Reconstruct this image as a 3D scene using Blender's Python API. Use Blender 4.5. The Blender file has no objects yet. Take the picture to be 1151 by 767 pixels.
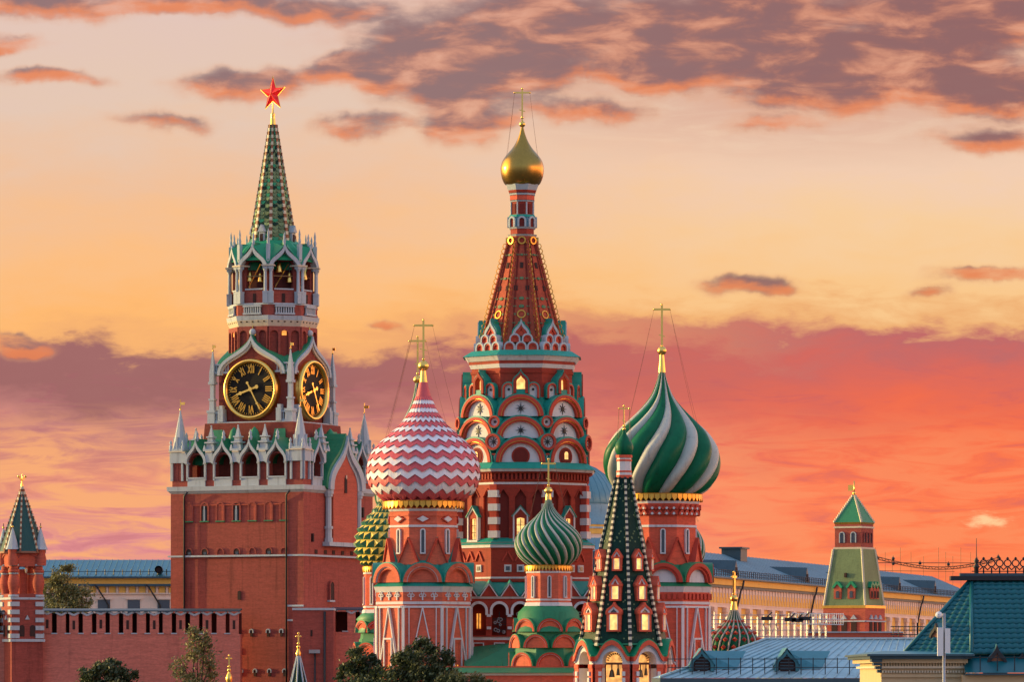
import bpy, bmesh, math, random
from mathutils import Matrix, Vector
R = math.radians
PI = math.pi
rnd = random.Random(11)
sc = bpy.context.scene
COL = sc.collection

# ------------------------------------------------------------------ camera
FPX, CX, HZ, EYE = 5500.0, 575.5, 760.0, 10.0   # focal length and horizon in photo pixels, eye height in metres
cam_d = bpy.data.cameras.new('camera')
cam = bpy.data.objects.new('camera', cam_d)
COL.objects.link(cam)
cam.location = (0, 0, EYE)
cam.rotation_euler = (R(90), 0, 0)
cam_d.sensor_width = 36.0
cam_d.lens = 36.0 * FPX / 1151.0
cam_d.shift_y = (HZ - 383.5) / 1151.0
cam_d.clip_start = 1.0
cam_d.clip_end = 20000.0
sc.camera = cam

# ------------------------------------------------------------------ exposure, sun
sc.view_settings.view_transform = 'Standard'
sc.view_settings.look = 'None'
sc.view_settings.gamma = 1.0
sc.view_settings.exposure = 0.0
sc.view_settings.use_curve_mapping = False

SUN_AZ, SUN_EL = 106.0, 6.0                       # degrees left of the line back to the camera, elevation
sun_dir = Vector((-math.sin(R(SUN_AZ)) * math.cos(R(SUN_EL)), -math.cos(R(SUN_AZ)) * math.cos(R(SUN_EL)), math.sin(R(SUN_EL))))
sun_d = bpy.data.lights.new('sun', 'SUN')
sun_d.energy = 5.0
sun_d.angle = R(0.6)
sun_d.color = (1.0, 0.74, 0.30)
sun = bpy.data.objects.new('sun', sun_d)
COL.objects.link(sun)
sun.rotation_euler = sun_dir.to_track_quat('Z', 'Y').to_euler()


def lin(r, g, b):
    def f(c):
        c /= 255.0
        return c / 12.92 if c <= 0.04045 else ((c + 0.055) / 1.055) ** 2.4
    return (f(r), f(g), f(b), 1.0)


class NB:
    """small helper to write shader node graphs"""
    def __init__(s, tree):
        s.t = tree

    def n(s, typ, **kw):
        nd = s.t.nodes.new(typ)
        for k, v in kw.items():
            setattr(nd, k, v)
        return nd

    def put(s, sock, v):
        if isinstance(v, bpy.types.NodeSocket):
            s.t.links.new(v, sock)
        else:
            sock.default_value = v

    def m(s, op, a, b=0.0, c=0.0, clamp=False):
        nd = s.n('ShaderNodeMath', operation=op, use_clamp=clamp)
        for i, v in enumerate((a, b, c)):
            s.put(nd.inputs[i], v)
        return nd.outputs[0]

    def vm(s, op, a, b=(0, 0, 0)):
        nd = s.n('ShaderNodeVectorMath', operation=op)
        s.put(nd.inputs[0], a)
        s.put(nd.inputs[1], b)
        return nd.outputs['Value'] if op in ('LENGTH', 'DOT_PRODUCT') else nd.outputs[0]

    def step(s, v, a, b, lo=0.0, hi=1.0):
        nd = s.n('ShaderNodeMapRange', interpolation_type='SMOOTHSTEP')
        s.put(nd.inputs['Value'], v)
        s.put(nd.inputs['From Min'], a)
        s.put(nd.inputs['From Max'], b)
        s.put(nd.inputs['To Min'], lo)
        s.put(nd.inputs['To Max'], hi)
        return nd.outputs[0]

    def noise(s, vec, scale=1.0, detail=6.0, rough=0.55, dist=0.0):
        nd = s.n('ShaderNodeTexNoise')
        s.put(nd.inputs['Vector'], vec)
        nd.inputs['Scale'].default_value = scale
        nd.inputs['Detail'].default_value = detail
        nd.inputs['Roughness'].default_value = rough
        nd.inputs['Distortion'].default_value = dist
        return nd.outputs['Fac']

    def ramp(s, fac, stops):
        nd = s.n('ShaderNodeValToRGB')
        el = nd.color_ramp.elements
        while len(el) > 1:
            el.remove(el[-1])
        el[0].position, el[0].color = stops[0]
        for p, c in stops[1:]:
            e = el.new(p)
            e.color = c
        s.put(nd.inputs[0], fac)
        return nd.outputs[0]

    def mix(s, fac, a, b, mode='MIX'):
        nd = s.n('ShaderNodeMix', data_type='RGBA', blend_type=mode)
        s.put(nd.inputs[0], fac)
        s.put(nd.inputs[6], a)
        s.put(nd.inputs[7], b)
        return nd.outputs[2]


# ------------------------------------------------------------------ sunset sky
world = bpy.data.worlds.new('World')
sc.world = world
world.use_nodes = True
wt = world.node_tree
wt.nodes.clear()
W = NB(wt)
DEG = FPX * PI / 180.0                             # photo pixels per degree


def sky_el(py):
    return (HZ - py) / DEG


def cloud_group():
    """cloud density over azimuth / elevation in degrees"""
    g = bpy.data.node_groups.new('cloud_density', 'ShaderNodeTree')
    g.interface.new_socket('P', in_out='INPUT', socket_type='NodeSocketVector')
    g.interface.new_socket('D', in_out='OUTPUT', socket_type='NodeSocketFloat')
    B = NB(g)
    gi, go = B.n('NodeGroupInput'), B.n('NodeGroupOutput')
    P = gi.outputs[0]
    warp = B.n('ShaderNodeTexNoise')
    B.put(warp.inputs['Vector'], P)
    warp.inputs['Scale'].default_value = 1.6
    warp.inputs['Detail'].default_value = 5
    wv = B.vm('MULTIPLY', B.vm('SUBTRACT', warp.outputs['Color'], (.5, .5, .5)), (0.9, 0.42, 0))
    Q = B.vm('ADD', P, wv)
    clouds = [(600, 35, 230, 60, 1.0), (510, 85, 110, 50, .95), (745, 80, 70, 32, 1.1), (655, 128, 90, 17, .85),
              (520, 140, 60, 30, .85), (900, 20, 200, 55, 1.0), (960, 90, 190, 38, 1.1), (1125, 15, 110, 40, 1.1),
              (1120, 105, 100, 36, .95), (1115, 157, 90, 13, .9), (280, 96, 95, 24, 1.1), (190, 136, 75, 15, .85),
              (400, 78, 60, 22, .95), (400, 142, 65, 18, .85), (5, 46, 65, 14, 1.0), (55, 88, 70, 13, .95),
              (60, 6, 150, 20, 1.0), (210, 2, 90, 16, .9), (320, 12, 120, 18, .85), (842, 323, 66, 17, 1.1),
              (1040, 326, 32, 9, .8), (1122, 308, 85, 11, .95), (32, 388, 50, 13, 1.1), (440, 369, 34, 7, .7),
              (860, 142, 70, 13, .6), (1010, 60, 120, 25, .6)]
    mask = 0.0
    for (px, py, hw, hh, w) in clouds:
        c = ((px - CX) / DEG, sky_el(py), 0.0)
        big = 1.34 if hw > 80 and px > 400 else 1.18
        inv = (DEG / (hw * big), DEG / (hh * big * 1.05), 0.0)
        ln = B.vm('LENGTH', B.vm('MULTIPLY', B.vm('SUBTRACT', Q, c), inv))
        v = B.m('MULTIPLY_ADD', ln, -w * 1.12, w * 1.12)
        mask = B.m('ADD', mask, B.m('MAXIMUM', v, 0.0))
    mask = B.m('MINIMUM', mask, 1.05)
    n3 = B.noise(B.vm('MULTIPLY', P, (.70, 2.2, 0)), 1.0, 7, .56)
    n5 = B.noise(B.vm('MULTIPLY', P, (3.6, 8.5, 0)), 1.0, 6, .6)
    d = B.m('ADD', mask, B.m('MULTIPLY', B.m('SUBTRACT', n3, .5), 1.6))
    d = B.m('ADD', d, B.m('MULTIPLY', B.m('SUBTRACT', n5, .5), .34))
    d = B.m('MULTIPLY', B.step(d, -.10, .86), B.step(mask, -.02, .55))
    B.put(go.inputs[0], d)
    return g


def build_sky():
    tc = W.n('ShaderNodeTexCoord')
    sep = W.n('ShaderNodeSeparateXYZ')
    W.put(sep.inputs[0], tc.outputs['Generated'])
    x, y, z = sep.outputs
    yy = W.m('MAXIMUM', y, 0.05)
    A = W.m('MULTIPLY', W.m('DIVIDE', x, yy), 57.29578)
    E = W.m('MULTIPLY', W.m('DIVIDE', z, yy), 57.29578)
    cmb = W.n('ShaderNodeCombineXYZ')
    W.put(cmb.inputs[0], A)
    W.put(cmb.inputs[1], E)
    P = cmb.outputs[0]
    n1 = W.noise(W.vm('MULTIPLY', P, (.9, 2.6, 0)), 1.0, 9, .62, .3)
    n2 = W.noise(W.vm('ADD', W.vm('MULTIPLY', P, (.85, 5.2, 0)), (7.3, 1.7, 0)), 1.0, 8, .6, .9)
    Eb = W.m('MULTIPLY_ADD', W.m('SUBTRACT', n1, .5), 1.15, E)
    n6 = W.noise(W.vm('ADD', W.vm('MULTIPLY', P, (.42, .8, 0)), (1.3, 4.4, 0)), 1.0, 4, .6)
    Eb = W.m('MULTIPLY_ADD', W.m('SUBTRACT', n6, .5), 1.0, Eb)
    t = W.m('DIVIDE', Eb, 8.5, clamp=True)

    def st(py):
        return sky_el(py) / 8.5
    left = W.ramp(t, [(st(690), lin(226, 140, 148)), (st(610), lin(224, 142, 142)), (st(540), lin(236, 152, 122)),
                      (st(480), lin(198, 130, 124)), (st(436), lin(162, 106, 104)), (st(406), lin(164, 108, 106)),
                      (st(386), lin(246, 178, 114)), (st(360), lin(255, 186, 114)), (st(300), lin(252, 191, 132)),
                      (st(210), lin(241, 193, 155)), (st(110), lin(230, 200, 180)), (st(0), lin(228, 198, 186))])
    right = W.ramp(t, [(st(690), lin(255, 142, 84)), (st(610), lin(255, 136, 90)), (st(540), lin(254, 128, 90)),
                       (st(470), lin(230, 106, 86)), (st(410), lin(214, 106, 96)), (st(374), lin(194, 108, 106)),
                       (st(354), lin(240, 178, 118)), (st(330), lin(250, 200, 140)), (st(260), lin(248, 206, 158)),
                       (st(190), lin(243, 206, 178)), (st(110), lin(234, 202, 176)), (st(0), lin(220, 180, 165))])
    base = W.mix(W.step(A, -3.2, 4.6), left, right)
    hot = W.m('MULTIPLY', W.m('MULTIPLY', W.step(A, .8, 6.2), W.step(Eb, 3.9, 2.6)), .62)
    base = W.mix(hot, base, lin(255, 116, 68))
    # glowing streaks in the lower layer, strongest to the left
    band = W.m('MULTIPLY', W.step(E, .7, 1.4), W.step(E, 3.3, 2.5))
    lefty = W.step(A, 3.5, -2.5, .30, 1.0)
    sf = W.m('MULTIPLY', W.m('MULTIPLY', W.step(n2, .40, .60), band), lefty)
    base = W.mix(W.m('MULTIPLY', sf, .92), base, lin(250, 174, 118))
    df = W.m('MULTIPLY', W.m('MULTIPLY', W.step(n2, .46, .30), W.step(E, 3.9, 3.2)), .32)
    base = W.mix(df, base, lin(176, 92, 110))
    # small bright break in the cloud where the light comes through
    br = W.vm('LENGTH', W.vm('MULTIPLY', W.vm('SUBTRACT', P, ((1112 - CX) / DEG, sky_el(584), 0)), (DEG / 48, DEG / 15, 0)))
    bn = W.noise(W.vm('MULTIPLY', P, (2.2, 6, 0)), 1.0, 6, .6)
    bf = W.step(W.m('MULTIPLY_ADD', W.m('SUBTRACT', bn, .5), 2.2, W.m('SUBTRACT', 1.0, br)), .35, .95)
    bf = W.m('MULTIPLY', bf, W.step(br, 1.2, .7))
    base = W.mix(W.m('MULTIPLY', bf, .85), base, lin(255, 214, 158))
    # thin veil of high cloud at the upper right
    vl = W.vm('LENGTH', W.vm('MULTIPLY', W.vm('SUBTRACT', P, ((900 - CX) / DEG, sky_el(60), 0)), (DEG / 560, DEG / 150, 0)))
    vf = W.m('MULTIPLY', W.step(vl, 1.0, .35), W.step(n2, .25, .62, .25, .8))
    base = W.mix(vf, base, lin(222, 172, 150))
    # clouds, lit from below by the low sun
    grp = cloud_group()

    def dens(vec):
        nd = W.n('ShaderNodeGroup')
        nd.node_tree = grp
        W.put(nd.inputs[0], vec)
        return nd.outputs[0]
    d0 = dens(P)
    d1 = dens(W.vm('ADD', P, (.03, -.13, 0)))
    under = W.m('SUBTRACT', d0, d1)
    n4 = W.noise(W.vm('ADD', W.vm('MULTIPLY', P, (1.2, 3.4, 0)), (3.1, 9.2, 0)), 1.0, 6, .55, .3)
    lit = W.step(W.m('MULTIPLY_ADD', W.m('SUBTRACT', n4, .48), 1.9, W.m('MULTIPLY', under, .8)), -.16, .80)
    mauve = W.mix(W.step(A, -2, 6), lin(140, 108, 111), lin(138, 95, 98))
    ccol = W.mix(W.m('MULTIPLY', lit, .8), mauve, lin(247, 138, 80))
    ccol = W.mix(W.step(n4, .44, .74, 0, .65), ccol, lin(232, 150, 112))
    thin = W.step(d0, .8, .1, 0, .8)
    ccol = W.mix(thin, ccol, lin(236, 164, 118))
    d0 = W.m('MULTIPLY', d0, W.step(n4, .78, .48, .50, 1.0))
    front = W.mix(W.m('MULTIPLY', d0, .92), base, ccol)
    # rest of the sky vault: evening blue-lavender overhead, warm rim round the horizon
    hz = W.step(z, .42, .02)
    side = W.step(x, -.35, .85)
    rim = W.mix(side, (.58, .46, .40, 1), (5.0, 2.2, 1.0, 1))
    rim = W.mix(W.step(W.m('MULTIPLY_ADD', x, .55, y), .15, -.75), rim, (.34, .41, .57, 1))
    vault = W.mix(hz, (.43, .56, .82, 1), rim)
    nish = W.n('ShaderNodeTexSky', sky_type='NISHITA')
    nish.sun_disc = False
    nish.sun_elevation = R(SUN_EL)
    nish.sun_rotation = math.atan2(sun_dir.x, sun_dir.y)
    vault = W.mix(1.0, vault, W.mix(1.0, nish.outputs[0], (.05, .05, .05, 1), 'MULTIPLY'), 'ADD')
    sd = W.vm('DOT_PRODUCT', tc.outputs['Generated'], tuple(sun_dir))
    au = W.m('POWER', W.step(sd, .70, 1.0), 1.6)
    vault = W.mix(W.m('MULTIPLY', au, .85), vault, (7.5, 4.4, 1.5, 1))
    fm = W.m('MULTIPLY', W.step(y, .75, .93), W.step(z, .42, .2))
    full = W.mix(fm, vault, front)
    bg = W.n('ShaderNodeBackground')
    W.put(bg.inputs[0], full)
    bg.inputs[1].default_value = 1.0
    out = W.n('ShaderNodeOutputWorld')
    W.put(out.inputs[0], bg.outputs[0])


build_sky()

# ------------------------------------------------------------------ materials
MATS = {}


def mat(key, col, rough=.75, metal=0.0, var=.18, scale=.35, fine=4.0, streak=.12, bump=0.0, bscale=6.0, emit=None, es=0.0, course=0.0, spec=.35):
    m = bpy.data.materials.new(key)
    m.use_nodes = True
    t = m.node_tree
    t.nodes.clear()
    B = NB(t)
    out = B.n('ShaderNodeOutputMaterial')
    p = B.n('ShaderNodeBsdfPrincipled')
    t.links.new(p.outputs[0], out.inputs[0])
    geo = B.n('ShaderNodeNewGeometry')
    pos = geo.outputs['Position']
    a = B.noise(pos, scale, 5, .6)
    b = B.noise(pos, fine, 3, .6)
    f = B.m('ADD', B.m('MULTIPLY_ADD', B.m('SUBTRACT', a, .5), 2 * var, 1.0), B.m('MULTIPLY', B.m('SUBTRACT', b, .5), 1.4 * var))
    if streak:
        sn = B.noise(B.vm('MULTIPLY', pos, (2.2, 2.2, .18)), 1.0, 4, .6)
        f = B.m('SUBTRACT', f, B.m('MULTIPLY', B.step(sn, .52, .75), streak))
    if course:
        sx = B.n('ShaderNodeSeparateXYZ')
        B.put(sx.inputs[0], pos)
        h = B.noise(B.vm('MULTIPLY', pos, (.6, .6, course)), 1.0, 2, .5)
        f = B.m('MULTIPLY', f, B.m('MULTIPLY_ADD', B.m('SUBTRACT', h, .5), .55, 1.0))
        br = B.noise(B.vm('MULTIPLY', pos, (3.2, 3.2, 11.0)), 1.0, 1, .5)
        f = B.m('MULTIPLY', f, B.m('MULTIPLY_ADD', B.m('SUBTRACT', br, .5), .5, 1.0))
    cc = B.n('ShaderNodeCombineColor')
    for i in range(3):
        B.put(cc.inputs[i], B.m('MULTIPLY', f, col[i]))
    t.links.new(cc.outputs[0], p.inputs['Base Color'])
    p.inputs['Roughness'].default_value = rough
    p.inputs['Metallic'].default_value = metal
    p.inputs['Specular IOR Level'].default_value = spec
    if bump:
        bn = B.n('ShaderNodeBump')
        bn.inputs['Strength'].default_value = bump
        bn.inputs['Distance'].default_value = .05
        B.put(bn.inputs['Height'], B.noise(pos, bscale, 4, .6))
        t.links.new(bn.outputs[0], p.inputs['Normal'])
    if emit:
        en = B.noise(pos, 2.5, 2, .5)
        ec = B.n('ShaderNodeCombineColor')
        for i in range(3):
            ec.inputs[i].default_value = emit[i]
        t.links.new(ec.outputs[0], p.inputs['Emission Color'])
        B.put(p.inputs['Emission Strength'], B.m('MULTIPLY', B.step(en, .25, .75, .45, 1.25), es))
    MATS[key] = m
    return m


mat('kremlin_brick', (.30, .064, .046), .85, var=.28, course=5.0, bump=.3, bscale=9, streak=.3, scale=.16)
mat('wall_brick', (.55, .165, .115), .85, var=.22, course=5.0, bump=.25, bscale=9, streak=.2, scale=.12)
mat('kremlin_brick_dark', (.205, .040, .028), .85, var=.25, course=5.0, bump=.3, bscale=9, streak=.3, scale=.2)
mat('kremlin_brick_light', (.45, .095, .055), .85, var=.10, course=5.0, bump=.25, bscale=9, streak=.12)
mat('shaded_brick', (.10, .022, .018), .9, var=.2)  # kremlin brick with the shade of recesses put into its colour
mat('deep_red', (.33, .036, .018), .75, var=.16, course=3.0, streak=.2, bump=.15)
mat('coral_red', (.62, .095, .048), .75, var=.15, course=3.0, streak=.14, bump=.12)
mat('salmon_red', (.62, .125, .066), .75, var=.14, course=3.0, streak=.2, bump=.1)
mat('arch_red', (.48, .055, .030), .7, var=.14, streak=.1)
mat('shaded_red', (.17, .020, .014), .85, var=.2)  # cathedral red, colour darkened to paint the shade inside recesses
mat('tent_red', (.40, .066, .030), .75, var=.28, fine=2.0, streak=.2, bump=.3, course=2)
mat('white_stone', (.40, .45, .48), .8, var=.14, streak=.3, bump=.15)
mat('white_paint', (.62, .61, .62), .7, var=.15, streak=.3)
mat('cream_stone', (.58, .50, .37), .8, var=.10, streak=.18)
mat('teal_roof', (.010, .26, .195), .5, var=.2, streak=.25)
mat('green_roof', (.020, .20, .09), .5, var=.22, streak=.25)
mat('bright_green', (.012, .26, .12), .45, var=.22, streak=.2)
mat('dome_green', (.003, .115, .050), .42, var=.3, streak=.3, spec=.15)
mat('dome_white', (.45, .45, .39), .5, var=.18, streak=.3, spec=.3)
mat('zig_red', (.60, .10, .115), .5, var=.16, streak=.2, spec=.3)
mat('zig_white', (.72, .71, .75), .5, var=.12, streak=.2, spec=.3)
mat('stud_yellow', (.85, .58, .09), .45, var=.2, streak=.1)
mat('stud_green', (.02, .14, .07), .45, var=.2, streak=.1)
mat('gold_dome', (.40, .235, .055), .26, metal=1.0, var=.2, streak=.12)
mat('gold', (.90, .56, .14), .28, metal=1.0, var=.18, streak=.1)
mat('gold_paint', (.66, .36, .065), .36, metal=.8, var=.3, streak=.1)
mat('spire_scale', (.11, .19, .065), .55, metal=.25, var=.5, fine=5.0, scale=1.6, streak=.1, bump=.7, bscale=5, spec=1.0)
mat('tent_scale', (.006, .034, .024), .45, var=.5, fine=6.0, scale=2.0, streak=.1, bump=.6, bscale=7, spec=.12)
mat('teal_scale', (.008, .065, .060), .5, var=.25, fine=4.0, streak=.2, bump=.35, bscale=7)
mat('moss_scale', (.13, .19, .085), .65, var=.5, fine=5.0, streak=.2, bump=.4, bscale=6)
mat('rib_bead', (.62, .56, .40), .6, var=.15)
mat('rib_brown', (.26, .10, .05), .6, var=.2)
mat('black_iron', (.022, .022, .026), .5, var=.2, streak=0)
mat('dial_black', (.014, .013, .012), .6, var=.1, streak=0, spec=.12)
mat('shadow_inside', (.045, .022, .018), .9, var=.2, streak=0)
mat('window_glass', (.05, .06, .08), .12, var=.1, streak=0, spec=.6)
mat('lit_window', (.8, .5, .2), .5, emit=(1.0, .56, .16), es=1.35)
mat('lit_arch', (.8, .5, .2), .5, emit=(1.0, .47, .12), es=1.05, fine=3)
mat('lit_amber', (.8, .35, .08), .5, emit=(1.0, .38, .06), es=1.0)
mat('ruby', (.55, .008, .010), .25, emit=(1.0, .015, .015), es=.38, var=.25, fine=2.5)
mat('bronze', (.16, .11, .06), .4, metal=.9, var=.3)
mat('zinc_roof', (.15, .27, .33), .42, metal=.25, var=.28, streak=.3, scale=.3)
mat('zinc_light', (.28, .44, .50), .42, metal=.2, var=.25, streak=.35, scale=.4)
mat('zinc_dark', (.045, .085, .11), .5, metal=.2, var=.2, streak=.25)
mat('copper_roof', (.05, .20, .25), .45, metal=.15, var=.18, streak=.25)
mat('blue_dome', (.10, .24, .30), .4, metal=.2, var=.14, streak=.2)
mat('yellow_wall', (.86, .47, .10), .85, var=.10, streak=.15)
mat('pink_stone', (.82, .60, .47), .8, var=.10, streak=.15)
mat('beige_wall', (.52, .39, .23), .8, var=.10, streak=.15, bump=.1)
mat('galv_steel', (.34, .35, .36), .45, metal=.7, var=.15, streak=.1)
mat('antenna_white', (.72, .72, .72), .45, var=.05, streak=.08)
mat('paving', (.10, .095, .09), .8, var=.3, streak=0, bump=.4, bscale=4)
mat('asphalt', (.05, .05, .052), .85, var=.25, streak=0, bump=.3)
mat('bark', (.09, .06, .04), .9, var=.3, bump=.6)


mat('tile_teal', (.004, .10, .125), .38, metal=.1, var=.14, streak=.15)


def leaf_mat(key, col, col2):
    m = bpy.data.materials.new(key)
    m.use_nodes = True
    t = m.node_tree
    t.nodes.clear()
    B = NB(t)
    out = B.n('ShaderNodeOutputMaterial')
    p = B.n('ShaderNodeBsdfPrincipled')
    geo = B.n('ShaderNodeNewGeometry')
    c = B.mix(geo.outputs['Random Per Island'], (*col, 1), (*col2, 1))
    B.put(p.inputs['Base Color'], c)
    p.inputs['Roughness'].default_value = .55
    tr = B.n('ShaderNodeBsdfTranslucent')
    B.put(tr.inputs[0], c)
    mx = B.n('ShaderNodeMixShader')
    mx.inputs[0].default_value = .25
    t.links.new(p.outputs[0], mx.inputs[1])
    t.links.new(tr.outputs[0], mx.inputs[2])
    t.links.new(mx.outputs[0], out.inputs[0])
    MATS[key] = m


leaf_mat('leaf_dark', (.022, .040, .012), (.085, .105, .035))
leaf_mat('leaf_pale', (.09, .11, .035), (.24, .22, .08))
leaf_mat('leaf_mid', (.055, .075, .022), (.16, .16, .055))


# ------------------------------------------------------------------ mesh helpers
class MB:
    def __init__(s):
        s.v, s.f, s.k, s.sm, s.uv = [], [], [], [], {}

    def add(s, verts, faces, key, M=None, smooth=False):
        o = len(s.v)
        for v in verts:
            v = Vector(v)
            s.v.append(M @ v if M else v)
        for f in faces:
            s.f.append([i + o for i in f])
            s.k.append(key)
            s.sm.append(smooth)

    def box(s, x0, x1, y0, y1, z0, z1, key, M=None):
        v = [(x, y, z) for z in (z0, z1) for y in (y0, y1) for x in (x0, x1)]
        s.add(v, [(0, 2, 3, 1), (4, 5, 7, 6), (0, 1, 5, 4), (2, 6, 7, 3), (0, 4, 6, 2), (1, 3, 7, 5)], key, M)

    def ext(s, poly, y0, y1, key, M=None, smooth=False):
        """polygon in x,z pulled from y0 (front) to y1"""
        n = len(poly)
        v = [(x, y0, z) for x, z in poly] + [(x, y1, z) for x, z in poly]
        f = [tuple(range(n)), tuple(range(2 * n - 1, n - 1, -1))]
        s.add(v, f, key, M)
        s.add(v, [(i, i + n, (i + 1) % n + n, (i + 1) % n) for i in range(n)], key, M, smooth)

    def band(s, outer, inner, y0, y1, key, M=None, closed=False):
        """flat ring between two outlines of equal length, pulled from y0 to y1"""
        n = len(outer)
        v = [(x, y0, z) for x, z in outer] + [(x, y0, z) for x, z in inner] + [(x, y1, z) for x, z in outer] + [(x, y1, z) for x, z in inner]
        f = []
        for i in range(n if closed else n - 1):
            j = (i + 1) % n
            f += [(i, j, n + j, n + i), (2 * n + i, 3 * n + i, 3 * n + j, 2 * n + j), (i, 2 * n + i, 2 * n + j, j), (n + i, n + j, 3 * n + j, 3 * n + i)]
        if not closed:
            f += [(0, n, 3 * n, 2 * n), (n - 1, 3 * n - 1, 4 * n - 1, 2 * n - 1)]
        s.add(v, f, key, M)

    def fru(s, a0, z0, a1, z1, key, n=8, rot=0.0, M=None, caps=True):
        """frustum with n flat sides, a = apothem, one side facing -Y"""
        c = math.cos(PI / n)
        v = []
        for a, z in ((a0, z0), (a1, z1)):
            for i in range(n):
                t = rot + PI / n + 2 * PI * i / n
                v.append((a / c * math.sin(t), -a / c * math.cos(t), z))
        f = [(i, (i + 1) % n, n + (i + 1) % n, n + i) for i in range(n)]
        if caps:
            f += [tuple(range(n)), tuple(range(2 * n - 1, n - 1, -1))]
        s.add(v, f, key, M)

    def lathe(s, prof, key, n=24, M=None, smooth=True):
        v, f = [], []
        for r, z in prof:
            for i in range(n):
                t = 2 * PI * i / n
                v.append((r * math.sin(t), -r * math.cos(t), z))
        for k in range(len(prof) - 1):
            for i in range(n):
                j = (i + 1) % n
                f.append((k * n + i, k * n + j, (k + 1) * n + j, (k + 1) * n + i))
        s.add(v, f, key, M, smooth)

    def ball(s, c, r, key, n=14, M=None, zs=1.0):
        m = n // 2
        prof = [(max(r * math.sin(PI * i / m), 1e-4), -r * zs * math.cos(PI * i / m)) for i in range(m + 1)]
        s.lathe(prof, key, n, (M or Matrix()) @ Matrix.Translation(c))

    def tube(s, pts, r, key, n=6, M=None):
        pts = [Vector(p) for p in pts]
        v, f = [], []
        for i, p in enumerate(pts):
            d = (pts[min(i + 1, len(pts) - 1)] - pts[max(i - 1, 0)]).normalized()
            q = d.to_track_quat('Z', 'Y')
            rr = r[i] if isinstance(r, (list, tuple)) else r
            for k in range(n):
                t = 2 * PI * k / n
                v.append(p + q @ Vector((rr * math.cos(t), rr * math.sin(t), 0)))
        for i in range(len(pts) - 1):
            for k in range(n):
                j = (k + 1) % n
                f.append((i * n + k, i * n + j, (i + 1) * n + j, (i + 1) * n + k))
        f += [tuple(range(n - 1, -1, -1)), tuple(range((len(pts) - 1) * n, len(pts) * n))]
        s.add(v, f, key, M, n > 5)

    def bar(s, p, q, w, y0, y1, key, M=None):
        """straight stroke in the x,z plane"""
        p, q = Vector(p), Vector(q)
        d = (q - p).normalized() * (w / 2)
        nx, nz = -d.y, d.x
        s.ext([(p.x - nx, p.y - nz), (q.x - nx, q.y - nz), (q.x + nx, q.y + nz), (p.x + nx, p.y + nz)], y0, y1, key, M)

    def ringt(s, c, r, t, y0, y1, key, n=14, M=None):
        o = [(c[0] + r * math.cos(2 * PI * i / n), c[1] + r * math.sin(2 * PI * i / n)) for i in range(n)]
        i_ = [(c[0] + (r - t) * math.cos(2 * PI * i / n), c[1] + (r - t) * math.sin(2 * PI * i / n)) for i in range(n)]
        s.band(o, i_, y0, y1, key, M, True)

    def disc(s, c, r, y0, y1, key, n=16, M=None):
        s.ext([(c[0] + r * math.cos(2 * PI * i / n), c[1] + r * math.sin(2 * PI * i / n)) for i in range(n)], y0, y1, key, M)

    def build(s, name, parent=None, loc=(0, 0, 0), rot=0.0, label=None, fix=True):
        me = bpy.data.meshes.new(name)
        me.from_pydata([tuple(v) for v in s.v], [], s.f)
        keys = list(dict.fromkeys(s.k))
        for k in keys:
            me.materials.append(MATS[k])
        ix = {k: i for i, k in enumerate(keys)}
        me.polygons.foreach_set('material_index', [ix[k] for k in s.k])
        me.polygons.foreach_set('use_smooth', s.sm)
        if fix:
            bm = bmesh.new()
            bm.from_mesh(me)
            bmesh.ops.recalc_face_normals(bm, faces=bm.faces)
            bm.to_mesh(me)
            bm.free()
        me.update()
        o = bpy.data.objects.new(name, me)
        COL.objects.link(o)
        o.location = loc
        o.rotation_euler = (0, 0, rot)
        if parent:
            o.parent = parent
        if label:
            o['label'] = label
        return o


def thing(name, label, cat, loc, rot=0.0, group=None):
    o = bpy.data.objects.new(name, None)
    COL.objects.link(o)
    o.empty_display_size = .5
    o.location = loc
    o.rotation_euler = (0, 0, rot)
    o['label'] = label
    o['category'] = cat
    if group:
        o['group'] = group
    return o


def tag(o, label, cat, group=None):
    o['label'] = label
    o['category'] = cat
    if group:
        o['group'] = group
    return o


def structure(o):
    o['kind'] = 'structure'
    return o


def dup(o, parent, loc=None, rot=None):
    c = o.copy()
    COL.objects.link(c)
    c.parent = parent
    if loc is not None:
        c.location = loc
    if rot is not None:
        c.rotation_euler = (0, 0, rot)
    return c


def fan(o, angles, parent, loc=(0, 0, 0)):
    """the same part repeated on other sides of a tower"""
    o.rotation_euler = (0, 0, angles[0])
    for a in angles[1:]:
        dup(o, parent, loc, a)


def out(d, z=0.0, x=0.0):
    """frame of a wall face at distance d, x right, y into the wall"""
    return Matrix.Translation((x, -d, z))


FRONT5 = [R(a) for a in (0, -45, 45, -90, 90)]
VERT4 = [R(a) for a in (-22.5, 22.5, -67.5, 67.5)]


class Px:
    """metres at a given distance for sizes and heights measured in the photograph"""
    def __init__(s, dist):
        s.d = dist
        s.s = dist / FPX

    def x(s, px):
        return (px - CX) * s.s

    def z(s, py):
        return EYE + (HZ - py) * s.s

    def l(s, v):
        return v * s.s


def arc(cx, cz, r, n=14, a0=PI, a1=0.0, ry=None):
    ry = r if ry is None else ry
    return [(cx + r * math.cos(a0 + (a1 - a0) * i / n), cz + ry * math.sin(a0 + (a1 - a0) * i / n)) for i in range(n + 1)]


def bez(p0, p1, p2, p3, n):
    res = []
    for i in range(n + 1):
        t = i / n
        u = 1 - t
        res.append((u**3 * p0[0] + 3 * u * u * t * p1[0] + 3 * u * t * t * p2[0] + t**3 * p3[0],
                    u**3 * p0[1] + 3 * u * u * t * p1[1] + 3 * u * t * t * p2[1] + t**3 * p3[1]))
    return res


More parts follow.
